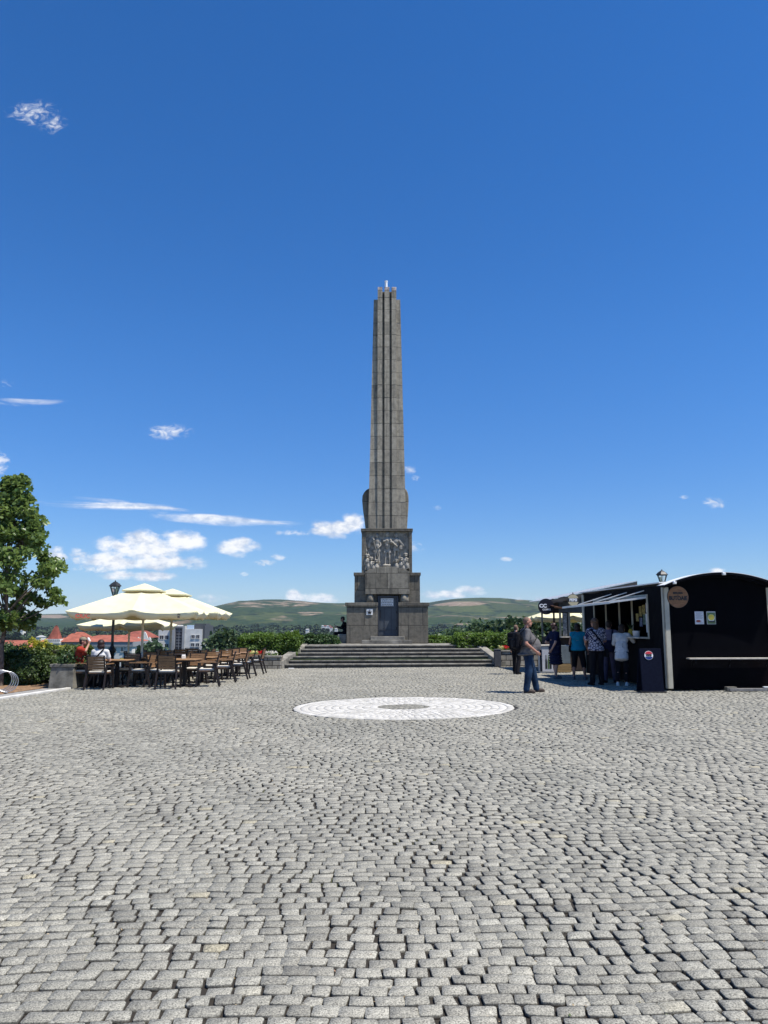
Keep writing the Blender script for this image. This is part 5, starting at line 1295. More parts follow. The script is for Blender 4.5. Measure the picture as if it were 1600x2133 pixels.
part('inner_shelf', lambda b: (b.bx(KW - .45, KW - .07, .3, KL - .3, .9, .93), b.bx(KW - .45, KW - .07, .3, KL - .3, 1.35, 1.38), b.bx(KW - .45, KW - .07, .3, KL - .3, 1.8, 1.83)), simple('interior shelf', (.20, .17, .13), .7), kio)
# awning flap lifted over the hatch, its stays
aw_h, aw_o = Zp(1243, 20.2) - kz + .06, 0
def toloc(v): q_ = Vector(v) - Vector((KC.x, KC.y, kz)); q_.rotate(Matrix.Rotation(-KR, 3, 'Z')); return q_
def awp(px, Y): return toloc(P(px, 1245.5 + (1345 - px) * .108, Y))
P_in0, P_in1 = awp(1347, 20.12), awp(1238, 24.1); P_o0, P_o1 = awp(1270, 20.3), awp(1172, 24.0)
for v_ in (P_o0, P_o1): v_.z -= .022
P_in0.x = P_in1.x = -.05
def f(b):
    th = Vector((0, 0, .03)); b.hexa([P_in0, P_in1, P_o1, P_o0, P_in0 + th, P_in1 + th, P_o1 + th, P_o0 + th])
aw = part('awning', f, simple('awning board', (.30, .28, .25), .6, var=.1), kio)
part('awning_edge', lambda b: (b.bar(P_o0, P_o1, .03, .055), b.bar(P_in0 + Vector((0, -.02, .01)), P_o0 + Vector((0, -.02, .01)), .03, .05)), M_WTRIM, aw)
for k, yy in enumerate((wy0 + .7, wy0 + 1.9, wy0 + 3.1)):
    t_ = (yy - wy0 - .05) / (wy1 - wy0 - .35); o_ = P_o0.lerp(P_o1, min(1, t_)) * .75 + P_in0.lerp(P_in1, t_) * .25
    part('stay_rod', lambda b: b.cyl((-.03, yy - .55, zE - .12), o_ + Vector((0, 0, .03)), .013), M_WTRIM, kio)
rc = random.Random(5)
for i_, (yy, zz_, cc) in enumerate([(1.12, 1.95, M_PAPER), (1.16, 1.62, M_PAPER), (1.14, 1.38, M_PAPER), (1.36, 1.9, None), (1.34, 1.6, None), (1.6, 1.85, None), (1.58, 1.55, None), (1.82, 1.7, None)]):
    cc = cc or simple('snack card %d' % i_, rc.choice([(.30, .24, .08), (.10, .16, .12), (.25, .10, .07), (.14, .16, .24)]), .7, var=.5, vscale=30)
    part('price_card', lambda b: b.bx(.02, .026, yy - .10, yy + rc.uniform(.05, .10), wz0 + (zz_ - 1.25) * .9, wz0 + (zz_ - 1.25) * .9 + rc.uniform(.16, .28)), cc, kio)
# bar ledge on the gable
part('bar_shelf', lambda b: (b.bx(.45, 2.62, -.26, -.06, Zp(1370, 19.1) - kz - .03, Zp(1370, 19.1) - kz)), M_LEDGE, kio)
for x in (.6, 1.5, 2.45): part('bracket', lambda b: b.bar((x, -.06, Zp(1370, 19.1) - kz - .22), (x, -.22, Zp(1370, 19.1) - kz - .035), .03, .02), M_SHEET, kio)
def kl(x, y, z): v = Vector((x, y, z)); v.rotate(Matrix.Rotation(KR, 3, 'Z')); return v + Vector((KC.x, KC.y, kz))
# round wooden sign
def gx(px): return (Xp(px, 1300, 19.1 ) - KC.x)
def board_mat():
    m, nt, b, out = newmat('orange plank disc'); g = nt.new('ShaderNodeTexCoord'); s = nt.new('ShaderNodeSeparateXYZ'); nt.l.new(g.outputs['Object'], s.inputs[0])
    mp = nt.new('ShaderNodeMapping', Vector=g.outputs['Object']); mp.inputs['Scale'].default_value = (2, 2, 14)
    c = nt.ramp(nt.noise(mp.outputs[0], 3, 5, .6, .6), [(.3, (.15, .055, .022)), (.55, (.26, .125, .045)), (.75, (.30, .12, .075))])
    nt.l.new(c, b.inputs['Base Color']); b.inputs['Roughness'].default_value = .6; return m
sx_c, sz_c = gx(1415.5), Zp(1243.5, 19.1) - kz
sg = thing('round_sign', 'round orange brown wooden sign on the dark gable reading BUTOAIE', 'sign', kl(sx_c, -.012, sz_c), KR)
def disc(b, r, y0, y1, n=48): b.add([(r * cos(2 * pi * i / n), y, r * sin(2 * pi * i / n)) for y in (y0, y1) for i in range(n)], [tuple(range(n)), tuple(range(n, 2 * n))[::-1]] + [(i, n + i, n + (i + 1) % n, (i + 1) % n) for i in range(n)])
part('board', lambda b: disc(b, .262, -.03, 0), board_mat(), sg)
part('rim', lambda b: disc(b, .272, -.024, -.001), M_INK, sg)
text('BUTOAIE', .135, M_INK, sg, (0, -.032, -.035), (R(90), 0, 0), bold=.006, sx_=.84)
text('BERARIA', .065, M_INK, sg, (0, -.032, .095), (R(90), 0, 0), bold=.004); text('LA', .03, M_INK, sg, (0, -.032, .045), (R(90), 0, 0), bold=.002)
# two menu posters
M_PGREEN = simple('green print', (.12, .18, .07), .6); M_YEL = simple('yellow print', (.75, .58, .08), .6); M_GREYI = simple('grey print', (.22, .22, .24), .7); M_FOOD = simple('red brown print', (.38, .07, .04), .6, var=.5, vscale=60)
def pz(py): return Zp(py, 19.12) - kz
ps = thing('menu_poster', 'white menu poster with small lines of text, left of the yellow one', 'poster', kl(gx(1460), -.005, (pz(1274) + pz(1300)) / 2), KR, 'posters on the kiosk gable')
w2, h2 = .112, .155
part('sheet', lambda b: b.bx(-w2, w2, -.008, 0, -h2, h2), M_PAPER, ps)
def f(b):
    for r_ in range(13):
        if 8 <= r_ <= 9: continue
        b.bx(-w2 + .02 + .01 * (r_ % 3), w2 - .02 - .05 * ((r_ * 7) % 3) * .5, -.010, -.0085, h2 - .03 - r_ * .021, h2 - .023 - r_ * .021)
props(part('text_lines', f, M_GREYI, ps), kind='stuff')
part('dish_picture', lambda b: b.ell((-.03, -.009, -.08), (.06, .003, .028), seg=16), M_FOOD, ps)
ps = thing('menu_poster', 'yellow and green food poster on the dark gable', 'poster', kl(gx(1485.5), -.005, (pz(1274) + pz(1300)) / 2), KR, 'posters on the kiosk gable')
part('sheet', lambda b: b.bx(-w2, w2, -.008, 0, -h2, h2), M_PAPER, ps)
part('green_border', lambda b: b.bx(-w2 + .008, w2 - .008, -.0095, -.0085, -h2 + .008, h2 - .02), M_PGREEN, ps)
part('plate_picture', lambda b: disc(b, .088, -.0125, -.010), M_PAPER, ps); part('dish_picture', lambda b: b.ell((0, -.0135, .012), (.078, .003, .074), seg=20), M_YEL, ps)
part('text_block', lambda b: b.bx(-.06, .08, -.0145, -.0130, -.105, -.075), M_INK, ps)
# A-board with the round soft drink sign
M_ABLUE = simple('dark blue chalk board', (.003, .004, .011), .8, var=.2, vscale=20, col2=(.007, .010, .022), spec=.05)
M_PRED = simple('badge red', (.55, .03, .04), .5); M_PBLUE = simple('badge blue', (.01, .03, .16), .5); M_PWHITE = simple('badge white', (.78, .78, .78), .5, var=.03)
ax0, ax1, ay = Xp(1333, 1400, 18.75), Xp(1379, 1400, 18.75), 18.75
axm = (ax0 + ax1) / 2; gz = G(axm, ay) + .012; ah = Zp(1351, ay) - gz; aw2 = (ax1 - ax0) / 2
ab = thing('pavement_board', 'dark blue upright pavement board with round soft drink badge by the kiosk corner', 'sign board', (axm, ay, gz), R(4))
tilt_ = Matrix.Rotation(R(-5), 3, 'X')
part('front_panel', lambda b: b.hexa([(-aw2, -.10, .0), (aw2, -.10, .0), (aw2, -.06, .0), (-aw2, -.06, .0), (-aw2, -.02, ah), (aw2, -.02, ah), (aw2, .02, ah), (-aw2, .02, ah)]), M_ABLUE, ab, .006)
part('rear_panel', lambda b: b.hexa([(-aw2, .26, .0), (aw2, .26, .0), (aw2, .30, .0), (-aw2, .30, .0), (-aw2, .03, ah - .02), (aw2, .03, ah - .02), (aw2, .06, ah - .02), (-aw2, .06, ah - .02)]), M_ABLUE, ab, .006)
part('foot_rail', lambda b: (b.bx(-aw2 - .05, aw2 + .05, -.13, .32, 0, .02)), M_INK, ab)
def badge(par, r, x, y, z, rotx, colors=True):
    t = bpy.data.objects.new('badge', None)
    def seg(b, a0, a1, yy, rr, n=24):   # circular segment between heights a0..a1 (fractions of r)
        t0, t1 = math.asin(a0), math.asin(a1); pts = [(rr * cos(t0 + (t1 - t0) * i / n), rr * sin(t0 + (t1 - t0) * i / n)) for i in range(n + 1)]
        pts += [(-x_, z_) for x_, z_ in pts[::-1]]
        b.prism(pts, 'y', yy, yy + .003)
    M3 = Matrix.Rotation(rotx, 3, 'X')
    base = part('badge', lambda b: disc(b, r, -.008, 0), M_PWHITE if colors else M_INK, par); base.location = (x, y, z); base.rotation_euler = (rotx, 0, 0)
    c1, c2 = (M_PRED, M_PBLUE) if colors else (simple('beige badge face', (.50, .44, .28), .6, var=.04),) * 2
    part('upper_band', lambda b: seg(b, .34, .97, -.0125, r * .93), c1, base); part('lower_band', lambda b: seg(b, -.97, -.34, -.0125, r * .93), c2, base)
    if not colors: part('middle_band', lambda b: b.bx(-r * .93, r * .93, -.010, -.0085, -r * .27, r * .27), M_INK, base)
    text('PEPSI', r * .62, M_INK if colors else M_PWHITE, base, (0, -.0135, 0), (R(90), 0, 0), bold=r * .035, sx_=.92)
badge(ab, .105, -.05, -.035, ah - .16, R(-5))
# planks lying at the kiosk foot
M_PLANK = simple('grey weathered plank', (.20, .19, .18), .8, var=.2, vscale=10)
b = MB(); b.bbox((0, 0, .03), (1.5, .12, .06), .006, Matrix.Rotation(R(2), 3, 'Z')); o = b.build('plank', M_PLANK); o.location = (9.0, 18.85, G(9, 18.8) + .01); props(o, 'long grey plank lying at the foot of the kiosk gable', 'plank')
b = MB(); b.bbox((0, 0, .05), (.24, .16, .10), .01); o = b.build('concrete_block', M_CONC); o.location = (Xp(1520, 1400, 18.86), 18.86, G(8.4, 18.8) + .01); props(o, 'pale block wedged under the plank end at the kiosk', 'block')
b = MB(); b.bbox((0, 0, .02), (.5, .08, .03), .006); o = b.build('plank', M_WTRIM); o.location = (9.35, 18.84, G(9, 18.8) + .078); props(o, 'short white board on top of the grey plank', 'plank')
# things on the serving ledge
M_POT = simple('white pot', (.60, .60, .60), .4, var=.04); M_PINE = simple('pineapple skin', (.45, .33, .04), .7, var=.4, vscale=40)
lp = kl(-.17, wy0 + .45, wz0 - .004); t = thing('white_pot', 'white round pot on the serving ledge of the black kiosk', 'pot', lp)
part('pot', lambda b: b.lathe([(0, 0), (.08, 0), (.095, .15), (.10, .16), (.085, .16), (.075, .02), (0, .02)], n=20), M_POT, t)
lp = kl(-.16, wy0 + .85, wz0 - .004); t = thing('pineapple', 'yellow pineapple on the serving ledge beside the white pot', 'pineapple', lp)
part('fruit', lambda b: b.ell((0, 0, .11), (.075, .075, .11), seg=14), M_PINE, t)
part('leaves', lambda b: [b.cyl((0, 0, .2), (.10 * cos(a), .10 * sin(a), .2 + .16 * (1 - .3 * (k % 2))), .018, .002, 5) for k, a in enumerate(np.arange(0, 6.28, .7))], M_HEDGE, t)
random.seed(9)
bc = [simple('bottle ' + n_, c_, .25, var=.1) for n_, c_ in (('green', (.03, .12, .04)), ('brown', (.12, .05, .02)), ('clear', (.35, .4, .42)), ('red', (.4, .03, .03)), ('cream', (.55, .5, .38)))]
for sh, zz_ in enumerate((.93, 1.38, 1.83)):
    for k in range(11):
        yy = .6 + k * .45 + random.uniform(-.05, .05); o = None
        def f(b):
            r_, h_ = random.uniform(.035, .06), random.uniform(.2, .33); b.lathe([(0, 0), (r_, 0), (r_, h_ * .6), (r_ * .35, h_ * .8), (r_ * .35, h_), (0, h_)], n=12)
        b = MB(); f(b); o = b.build('bottle', random.choice(bc)); o.location = kl(KW - .28, yy, zz_ + .002)
        props(o, 'bottle or jar on the %s shelf inside the black kiosk' % ('lower', 'middle', 'upper')[sh], 'bottle', 'bottles on the %s shelf inside the kiosk' % ('lower', 'middle', 'upper')[sh])

# ------------------------------------------------------------------ second stall with open windows
K2 = Vector((Xp(1166, 1300, 27.9), 27.9)); k2z = G(K2.x, K2.y); K2W, K2D = 2.5, 2.6
stl = thing('snack_stall', 'small dark stall with lean-to sheet roof and open windows behind the kiosk', 'stall', (K2.x, K2.y, k2z), R(3))
zl = lambda py, Y=27.9: Zp(py, Y) - k2z
M_STW = simple('dark brown boards', (.03, .02, .016), .8, var=.3, vscale=6); M_GRW = simple('grey painted timber', (.24, .23, .19), .7, var=.1)
zc_t, zw_t, zw_b = zl(1247), zl(1275), zl(1326)
part('front_apron', lambda b: b.bx(0, K2W, 0, .06, .05, zw_b - .03), M_STW, stl)
part('back_apron', lambda b: b.bx(0, K2W, K2D - .06, K2D, .05, zw_b - .03), M_STW, stl)
part('side_apron', lambda b: b.bx(-.002, .058, .061, K2D - .061, .05, zw_b - .03), M_STW, stl)
part('side_apron', lambda b: b.bx(K2W - .06, K2W, .061, K2D - .061, .05, zw_t), M_STW, stl)
part('header', lambda b: b.bx(0, K2W, 0, .06, zw_t, zl(1243)), simple('grey header boards', (.075, .08, .085), .7), stl)
part('back_header', lambda b: b.bx(0, K2W, K2D - .06, K2D, zw_t, zl(1243)), M_STW, stl)
for i, (x, y) in enumerate(((.03, .03), (.36, .03), (.03, K2D - .04), (.50, K2D - .04), (1.28, .02), (1.05, K2D - .04), (K2W - .1, K2D - .04))):
    part('post', lambda b: b.bx(x - .03, x + .03, y - .028, y + .028, zw_b - .03, zw_t), M_GRW if i < 3 else M_STW, stl)
part('menu_board', lambda b: b.bx(.11, .27, .0, .02, zw_b + .02, zw_t - .03), simple('grey menu board', (.26, .26, .25), .8, var=.4, vscale=12), stl)
part('counter', lambda b: b.bx(-.05, K2W, -.16, .3, zw_b - .03, zw_b), M_LEDGE, stl)
def f(b):
    x0, x1 = Xp(1146, 1250, 27.6) - K2.x, K2W + .3; z0, z1 = zl(1249, 27.6), zl(1249, 27.6) + .66
    n = 60; vs = []
    for y in (-.35, K2D + .3):
        for dz in (0, .012):
            for i in range(n + 1): vs.append((x0 + (x1 - x0) * i / n, y, z0 + (z1 - z0) * i / n + dz + (.018 if i % 2 else 0)))
    k = n + 1; fs = []
    for i in range(n): fs += [(i, i + 1, 2 * k + i + 1, 2 * k + i), (k + i, 3 * k + i, 3 * k + i + 1, k + i + 1), (i, k + i, k + i + 1, i + 1), (2 * k + i, 2 * k + i + 1, 3 * k + i + 1, 3 * k + i)]
    b.add(vs, fs + [(0, 2 * k, 3 * k, k), (n, k + n, 3 * k + n, 2 * k + n)])
part('sheet_roof', f, simple('galvanised roof sheet', (.62, .62, .60), .4, metal=.3), stl)
def f(b):
    x0, x1 = Xp(1147, 1250, 27.6) - K2.x, K2W + .28; z0 = zl(1249, 27.6); z1 = z0 + .66
    b.hexa([(x0, -.34, z0 - .14), (x1, -.34, z1 - .16), (x1, -.31, z1 - .16), (x0, -.31, z0 - .14), (x0, -.34, z0 - .01), (x1, -.34, z1 - .01), (x1, -.31, z1 - .01), (x0, -.31, z0 - .01)])
part('roof_fascia', f, simple('dark fascia', (.06, .055, .05), .8), stl)
def f(b):   # small raised flap on the left
    a0, a1 = Vector((0, -.75, zl(1268, 27.2))), Vector((0, 1.4, zl(1266, 29))); o0, o1 = Vector((Xp(1146, 1262, 27.2) - K2.x, -.75, zl(1262, 27.2)), ), Vector((Xp(1134, 1260, 29.0) - K2.x, 1.3, zl(1259, 29.0)))
    th = Vector((0, 0, .025)); b.hexa([a0, o0, o1, a1, a0 + th, o0 + th, o1 + th, a1 + th])
part('side_flap', f, simple('rusty brown flap', (.20, .10, .06), .7, var=.3, vscale=8), stl)
for x in (.75, 1.0): part('stay_rod', lambda b: b.cyl((x, -.02, zw_t - .02), (x + .35, -.3, zw_b + .35), .012), M_RUSTST, stl)
badge_par = thing('round_sign', 'round beige soft drink sign under the stall roof', 'sign', (Xp(1194, 1250, 27.5), 27.5, Zp(1250, 27.5)), R(3))
badge(badge_par, 12.6 / 1600 * 27.5, 0, 0, 0, 0, colors=False)
part('hanger', lambda b: b.bar((0, .0, .2), (0, .0, .27), .03, .02), M_INK, badge_par)
cs = thing('round_sign', 'big round black coffee sign at the corner of the stall roof', 'sign', (Xp(1137.5, 1263, 27.4), 27.4, Zp(1263.5, 27.4)), R(2))
rr = 16.3 / 1600 * 27.4
part('board', lambda b: disc(b, rr, -.03, .03), simple('black purple board', (.010, .007, .012), .4), cs)
text('CC', .17, M_PWHITE, cs, (-.115, -.034, .02), (R(90), 0, 0), bold=.008, sx_=1.1); text('COFFEE', .085, M_PWHITE, cs, (.01, -.034, -.11), (R(90), 0, 0), bold=.002)
part('arm', lambda b: b.bar((.1, .04, rr * .6), (.62, .04, rr * .6), .04, .04), M_INK, cs)
# drinks freezer box and crate bar below the stall window
fx0, fx1, fy = Xp(1128, 1390, 26.9), Xp(1152, 1390, 26.9), 26.9; gzf = G(5.6, 27)
fr = thing('freezer_box', 'white sided freezer box with a bottle poster, behind the woman in navy', 'freezer', ((fx0 + fx1) / 2, fy, gzf), R(-6)); hw = (fx1 - fx0) / 2 + .05; hf_ = Zp(1346, fy) - gzf
part('body', lambda b: b.bbox((0, .3, hf_ / 2), (2 * hw, .6, hf_), .02), simple('freezer white', (.50, .50, .48), .5, var=.08), fr)
part('lid', lambda b: b.bbox((0, .3, hf_ + .02), (2 * hw + .04, .64, .04), .012), M_LEDGE, fr)
po = part('poster', lambda b: b.bx(-hw + .09, hw - .02, -.008, -.002, .06, hf_ - .12), M_PAPER, fr)
for x, c_ in ((-.03, M_INK), (.05, M_PGREEN), (.12, M_INK)): part('bottle_picture', lambda b: b.prism([(x - .03, .15), (x + .03, .15), (x + .03, .42), (x + .012, .52), (x + .012, .62), (x - .012, .62), (x - .012, .52), (x - .03, .42)], 'y', -.012, -.009), c_, po)
part('side_strip', lambda b: b.bx(-hw + .01, -hw + .07, -.008, -.002, .06, hf_ - .12), M_ABLUE, fr)
cr = thing('bar_counter', 'grey bar counter with wooden crate foot beneath the stall window', 'counter', (Xp(1170, 1390, 27.2), 27.2, gzf), R(2))
part('panel', lambda b: b.bx(-.30, .32, 0, .5, .32, Zp(1345, 27.2) - gzf), simple('blue grey panel', (.12, .15, .17), .6), cr)
part('crate', lambda b: [b.bx(-.34, .33, -.04, .5, .03 + k * .085, .10 + k * .085) for k in range(3)] and b.bx(-.33, .32, -.02, .49, .02, .3), wood_mat('crate wood', (.18, .12, .05), (.30, .21, .10)), cr)
# ------------------------------------------------------------------ people
def cloth(name, col, rough=.85, var=.12, vscale=10, bump=.5, col2=None):
    m = simple(name, col, rough, var=var, vscale=vscale, bump=bump, bscale=14, spec=.15, col2=col2); return m
def pattern_mat(name, a, b_, scale, thr):
    m, nt, b, out = newmat(name); g = nt.new('ShaderNodeTexCoord')
    v = nt.new('ShaderNodeTexVoronoi', Vector=g.outputs['Object'], Scale=scale); v.feature = 'DISTANCE_TO_EDGE'
    f = nt.mr(v.outputs['Distance'], thr, thr + .03)
    nt.l.new(nt.mix(f, a, b_), b.inputs['Base Color']); b.inputs['Roughness'].default_value = .85; return m
SKIN = simple('skin', (.40, .20, .14), .5, var=.12, vscale=9, spec=.3); SKINP = simple('fair skin', (.50, .29, .21), .5, var=.1, vscale=9)
HAIRD = simple('dark brown hair', (.022, .012, .009), .55, var=.4, vscale=50, bump=1.0); HAIRB = simple('light brown hair', (.12, .06, .03), .55, var=.5, vscale=40, bump=1.0)
HAIRS = simple('cropped hair', (.16, .10, .07), .8, var=.2, vscale=60)
EYEM = simple('eye', (.03, .02, .02), .2)
V3 = Vector
def fuse(b, name, mat, parent, vox, smooth=4):
    o = b.build(name, mat, parent, fix=False)
    md = o.modifiers.new('fuse', 'REMESH'); md.mode = 'VOXEL'; md.voxel_size = vox; md.use_smooth_shade = True
    s = o.modifiers.new('smooth', 'SMOOTH'); s.factor = .5; s.iterations = smooth
    return o
def hand(b, wrist, dirv, side, curl=.5, palm_n=None, sc=1.0):
    """palm + four fingers + thumb; dirv along the hand, palm_n = way the palm faces"""
    d = V3(dirv).normalized(); n = V3(palm_n or (side, 0, 0)).normalized(); n = (n - d * n.dot(d)).normalized(); s_ = d.cross(n).normalized()
    rot = Matrix((s_, d, n)).transposed()
    c_ = wrist + d * .045 * sc; b.ell(c_, (.040 * sc, .052 * sc, .017 * sc), rot, seg=14)
    for k, (o, l, r_) in enumerate(((-.030, .068, .0085), (-.010, .078, .009), (.010, .074, .0088), (.029, .058, .0078))):
        base = c_ + d * .042 * sc + s_ * o * sc; a = curl * .8
        k1 = base + (d * cos(a) + n * sin(a)) * l * .42 * sc; a2 = curl * 1.9
        k2 = k1 + (d * cos(a2) + n * sin(a2)) * l * .33 * sc; a3 = curl * 2.7
        k3 = k2 + (d * cos(a3) + n * sin(a3)) * l * .25 * sc
        b.cap(base, k1, r_ * sc * 1.1, r_ * sc, 8); b.cap(k1, k2, r_ * sc, r_ * .92 * sc, 8); b.cap(k2, k3, r_ * .92 * sc, r_ * .8 * sc, 8)
    t0 = c_ - s_ * .030 * sc - d * .012 * sc; t1 = t0 + (-s_ * .55 + d * .7 + n * .35).normalized() * .036 * sc; t2 = t1 + (-s_ * .15 + d * .9 + n * .45).normalized() * .028 * sc
    b.cap(t0, t1, .0125 * sc, .0105 * sc, 8); b.cap(t1, t2, .0105 * sc, .009 * sc, 8)
def person(label, loc, rz, H, J=None, g=1.0, belly=0.0, top=None, sleeve=.55, hem=.86, bottom=None, blen=1.0, skirt=False, shoes=None, hair=None, hairm=HAIRD, head_turn=0.0, head_nod=0.0, skin=SKIN, vox=.010, group=None, bust=0.0, curl=(.45, .45), palms=(None, None), hipw=1.0, barefoot=False, shoe_dir=None, cap_m=None):
    """local frame: faces +Y, right hand at +X; joints for a 1.75 m figure, then scaled"""
    k = H / 1.75; t = thing('person', label, 'person', loc, rz, group); t.scale = (k, k, k)
    j = dict(hipL=(-.09, 0, .92), hipR=(.09, 0, .92), kneeL=(-.105, .01, .49), kneeR=(.105, .01, .49), ankL=(-.11, -.02, .085), ankR=(.11, -.02, .085),
             shL=(-.185, 0, 1.42), shR=(.185, 0, 1.42), elL=(-.235, -.02, 1.12), elR=(.235, -.02, 1.12), wrL=(-.24, .06, .87), wrR=(.24, .06, .87),
             pel=(0, 0, .96), waist=(0, .005, 1.10), chest=(0, 0, 1.29), neck=(0, -.01, 1.47), head=(0, .02, 1.635), toeL=None, toeR=None)
    if J: j.update(J)
    for q_ in j:
        if j[q_] is not None: j[q_] = V3(j[q_])
    fwdL = V3((-.12, 1, 0)).normalized() if j['toeL'] is None else (j['toeL'] - j['ankL']).normalized()
    fwdR = V3((.12, 1, 0)).normalized() if j['toeR'] is None else (j['toeR'] - j['ankR']).normalized()
    def torso(b, e, low):      # e: extra thickness
        up = (j['neck'] - j['pel']).normalized(); q_ = up.to_track_quat('Z', 'Y').to_matrix()
        lat = (j['shR'] - j['shL']).normalized(); fw = up.cross(lat) * -1; fw = lat.cross(up) * -1
        fw = (up.cross(lat)).normalized(); rm = Matrix((lat, fw, up)).transposed() if Matrix((lat, fw, up)).determinant() > 0 else Matrix((lat, -fw, up)).transposed()
        F_ = rm.col[1]
        b.ell(j['chest'] + up * .02, ((.165 + e) * g, (.105 + e) * (.5 + .5 * g), .17), rm, 18)
        b.ell(j['waist'] + F_ * belly * .25, ((.145 + e) * g, (.10 + e) * g + belly * .3, .19), rm, 18)
        b.ell(j['pel'], ((.165 + e) * g * hipw, (.115 + e) * g * .97, .13), rm, 18)
        if belly: b.ell(j['waist'] + F_ * (belly * .38) - up * .02, ((.14 + e) * g, .10 * g + belly * .42, .215), rm, 18); b.ell(j['chest'].lerp(j['waist'], .5) + F_ * belly * .22, ((.15 + e) * g, .10 * g + belly * .25, .2), rm, 18)
        if bust: b.ell(j['chest'] + F_ * .06 - up * .03 + lat * .07, (.07, .06 + bust, .07), rm, 12); b.ell(j['chest'] + F_ * .06 - up * .03 - lat * .07, (.07, .06 + bust, .07), rm, 12)
        for s in ('L', 'R'): b.cap(j['neck'] - up * .03, j['sh' + s], .05 + e, .058 + e * .9, 12)
        return rm, up, F_, lat
    b = MB(); rm, up, F_, lat = torso(b, 0, 0)
    b.cap(j['neck'] - up * .05, j['head'] - V3((0, .015, .07)), .056, .052, 14)
    hr = Matrix.Rotation(head_turn, 3, 'Z') @ Matrix.Rotation(head_nod, 3, 'X'); hc = j['head']
    def hp(x, y, z): return hc + hr @ V3((x, y, z))
    b.ell(hp(0, -.012, .025), (.077, .096, .095), hr, 20); b.ell(hp(0, .025, -.045), (.058, .070, .070), hr, 16); b.ell(hp(0, .062, -.085), (.030, .028, .022), hr, 10)
    b.cap(hp(0, .088, .012), hp(0, .112, -.022), .009, .014, 8); b.ell(hp(0, .082, .030), (.055, .014, .010), hr, 10); b.ell(hp(0, .090, -.052), (.025, .012, .010), hr, 10)
    for s in (-1, 1): b.ell(hp(s * .078, -.012, -.010), (.010, .020, .031), hr, 10)
    for s, sg in (('L', -1), ('R', 1)):
        b.cap(j['sh' + s], j['el' + s], .050 * (.6 + .4 * g), .039, 14); b.cap(j['el' + s], j['wr' + s], .040, .026, 14)
        dv = (j['wr' + s] - j['el' + s]).normalized(); i_ = 0 if s == 'L' else 1
        hand(b, j['wr' + s], dv if palms[i_] is None or len(palms[i_]) == 3 else palms[i_][3:], sg, curl[i_], (palms[i_][:3] if palms[i_] else (-sg, 0, .0)))
        lk = .8 if (bottom and not skirt and blen >= 2) else (.9 + .1 * g)
        b.cap(j['hip' + s], j['knee' + s], .082 * (.55 + .45 * g) * min(1, lk), .054 * lk, 14)
        m_ = j['knee' + s].lerp(j['ank' + s], .32); bk = V3((0, -.018, 0))
        b.cap(j['knee' + s], m_ + bk * lk, .054 * lk, .057 * lk, 14); b.cap(m_ + bk * lk, j['ank' + s], .057 * lk, .036 * lk, 14)
        fd = fwdL if s == 'L' else fwdR
        b.cap(j['ank' + s] - V3((0, 0, .03)), j['ank' + s] + fd * .11 - V3((0, 0, .05)), .038, .030, 10)
    body = fuse(b, 'body', skin, t, vox * .75, 3)
    for s in (-1, 1):
        e_ = MB(); e_.ell(hp(s * .030, .083, .008), (.011, .008, .007), hr, 8); e_.build('eye', EYEM, t)
    if top:
        b = MB(); torso(b, .018, hem)
        pl = j['pel'] - up * (.96 - hem)
        b.ell(pl, ((.178) * g * hipw, (.135) * g + belly * .35, .055), rm, 18); [b.ell(j['waist'].lerp(pl, a_) + F_ * belly * (.3 - .25 * a_), ((.165 + .015 * a_) * g * (1 + (hipw - 1) * a_), (.125) * g + belly * .25 * (1 - a_ * .6), .09), rm, 18) for a_ in (.25, .45, .62, .78, .9)]
        for s in ('L', 'R'):
            if sleeve > 0:
                if sleeve <= 1: b.cap(j['sh' + s], j['sh' + s].lerp(j['el' + s], sleeve), .068 * (.6 + .4 * g), .062 * (.7 + .3 * g), 12)
                else: b.cap(j['sh' + s], j['el' + s], .066, .056, 12); b.cap(j['el' + s], j['el' + s].lerp(j['wr' + s], sleeve - 1), .055, .045, 12)
        fuse(b, 'top' if not skirt else 'dress', top, t, vox, 5)
    if bottom:
        b = MB(); b.ell(j['pel'] - up * .02, (.178 * g * hipw, .130 * g, .12), rm, 18)
        if skirt:
            kn = (j['kneeL'] + j['kneeR']) / 2; lo = V3((kn.x, kn.y, kn.z)) if blen >= 1 else j['pel'].lerp(kn, blen)
            for i in range(7): a = i / 6; c_ = j['pel'].lerp(lo, a); b.ell(c_, ((.175 + .03 * a) * g, (.135 + .02 * a) * g, .07), None, 18)
        else:
            for s in ('L', 'R'):
                b.cap(j['hip' + s], j['knee' + s], .102 * (.45 + .55 * g), .074 * (.5 + .5 * g), 14)
                if blen > 1: b.cap(j['knee' + s], j['knee' + s].lerp(j['ank' + s], min(1, blen - 1)), .076 * (.5 + .5 * g), .066 * (.6 + .4 * g), 14)
        fuse(b, 'skirt' if skirt else 'trousers', bottom, t, vox, 5)
    if shoes:
        for s, fd in (('L', fwdL), ('R', fwdR)):
            a = j['ank' + s]; b = MB(); gz_ = a.z - .085; rz_ = Matrix.Rotation(math.atan2(-fd.x, fd.y), 3, 'Z')
            b.ell(V3((a.x, a.y - .02, gz_ + .055)) + fd * 0, (.045, .055, .055), rz_, 14); b.ell(V3((a.x, a.y, gz_ + .045)) + fd * .09, (.048, .115, .042), rz_, 14); b.ell(V3((a.x, a.y, gz_ + .035)) + fd * .16, (.045, .055, .034), rz_, 12)
            b.box(V3((a.x, a.y, gz_ + .014)) + fd * .068, (.088, .26, .026), rz_)
            fuse(b, 'shoe', shoes, t, .008, 3)
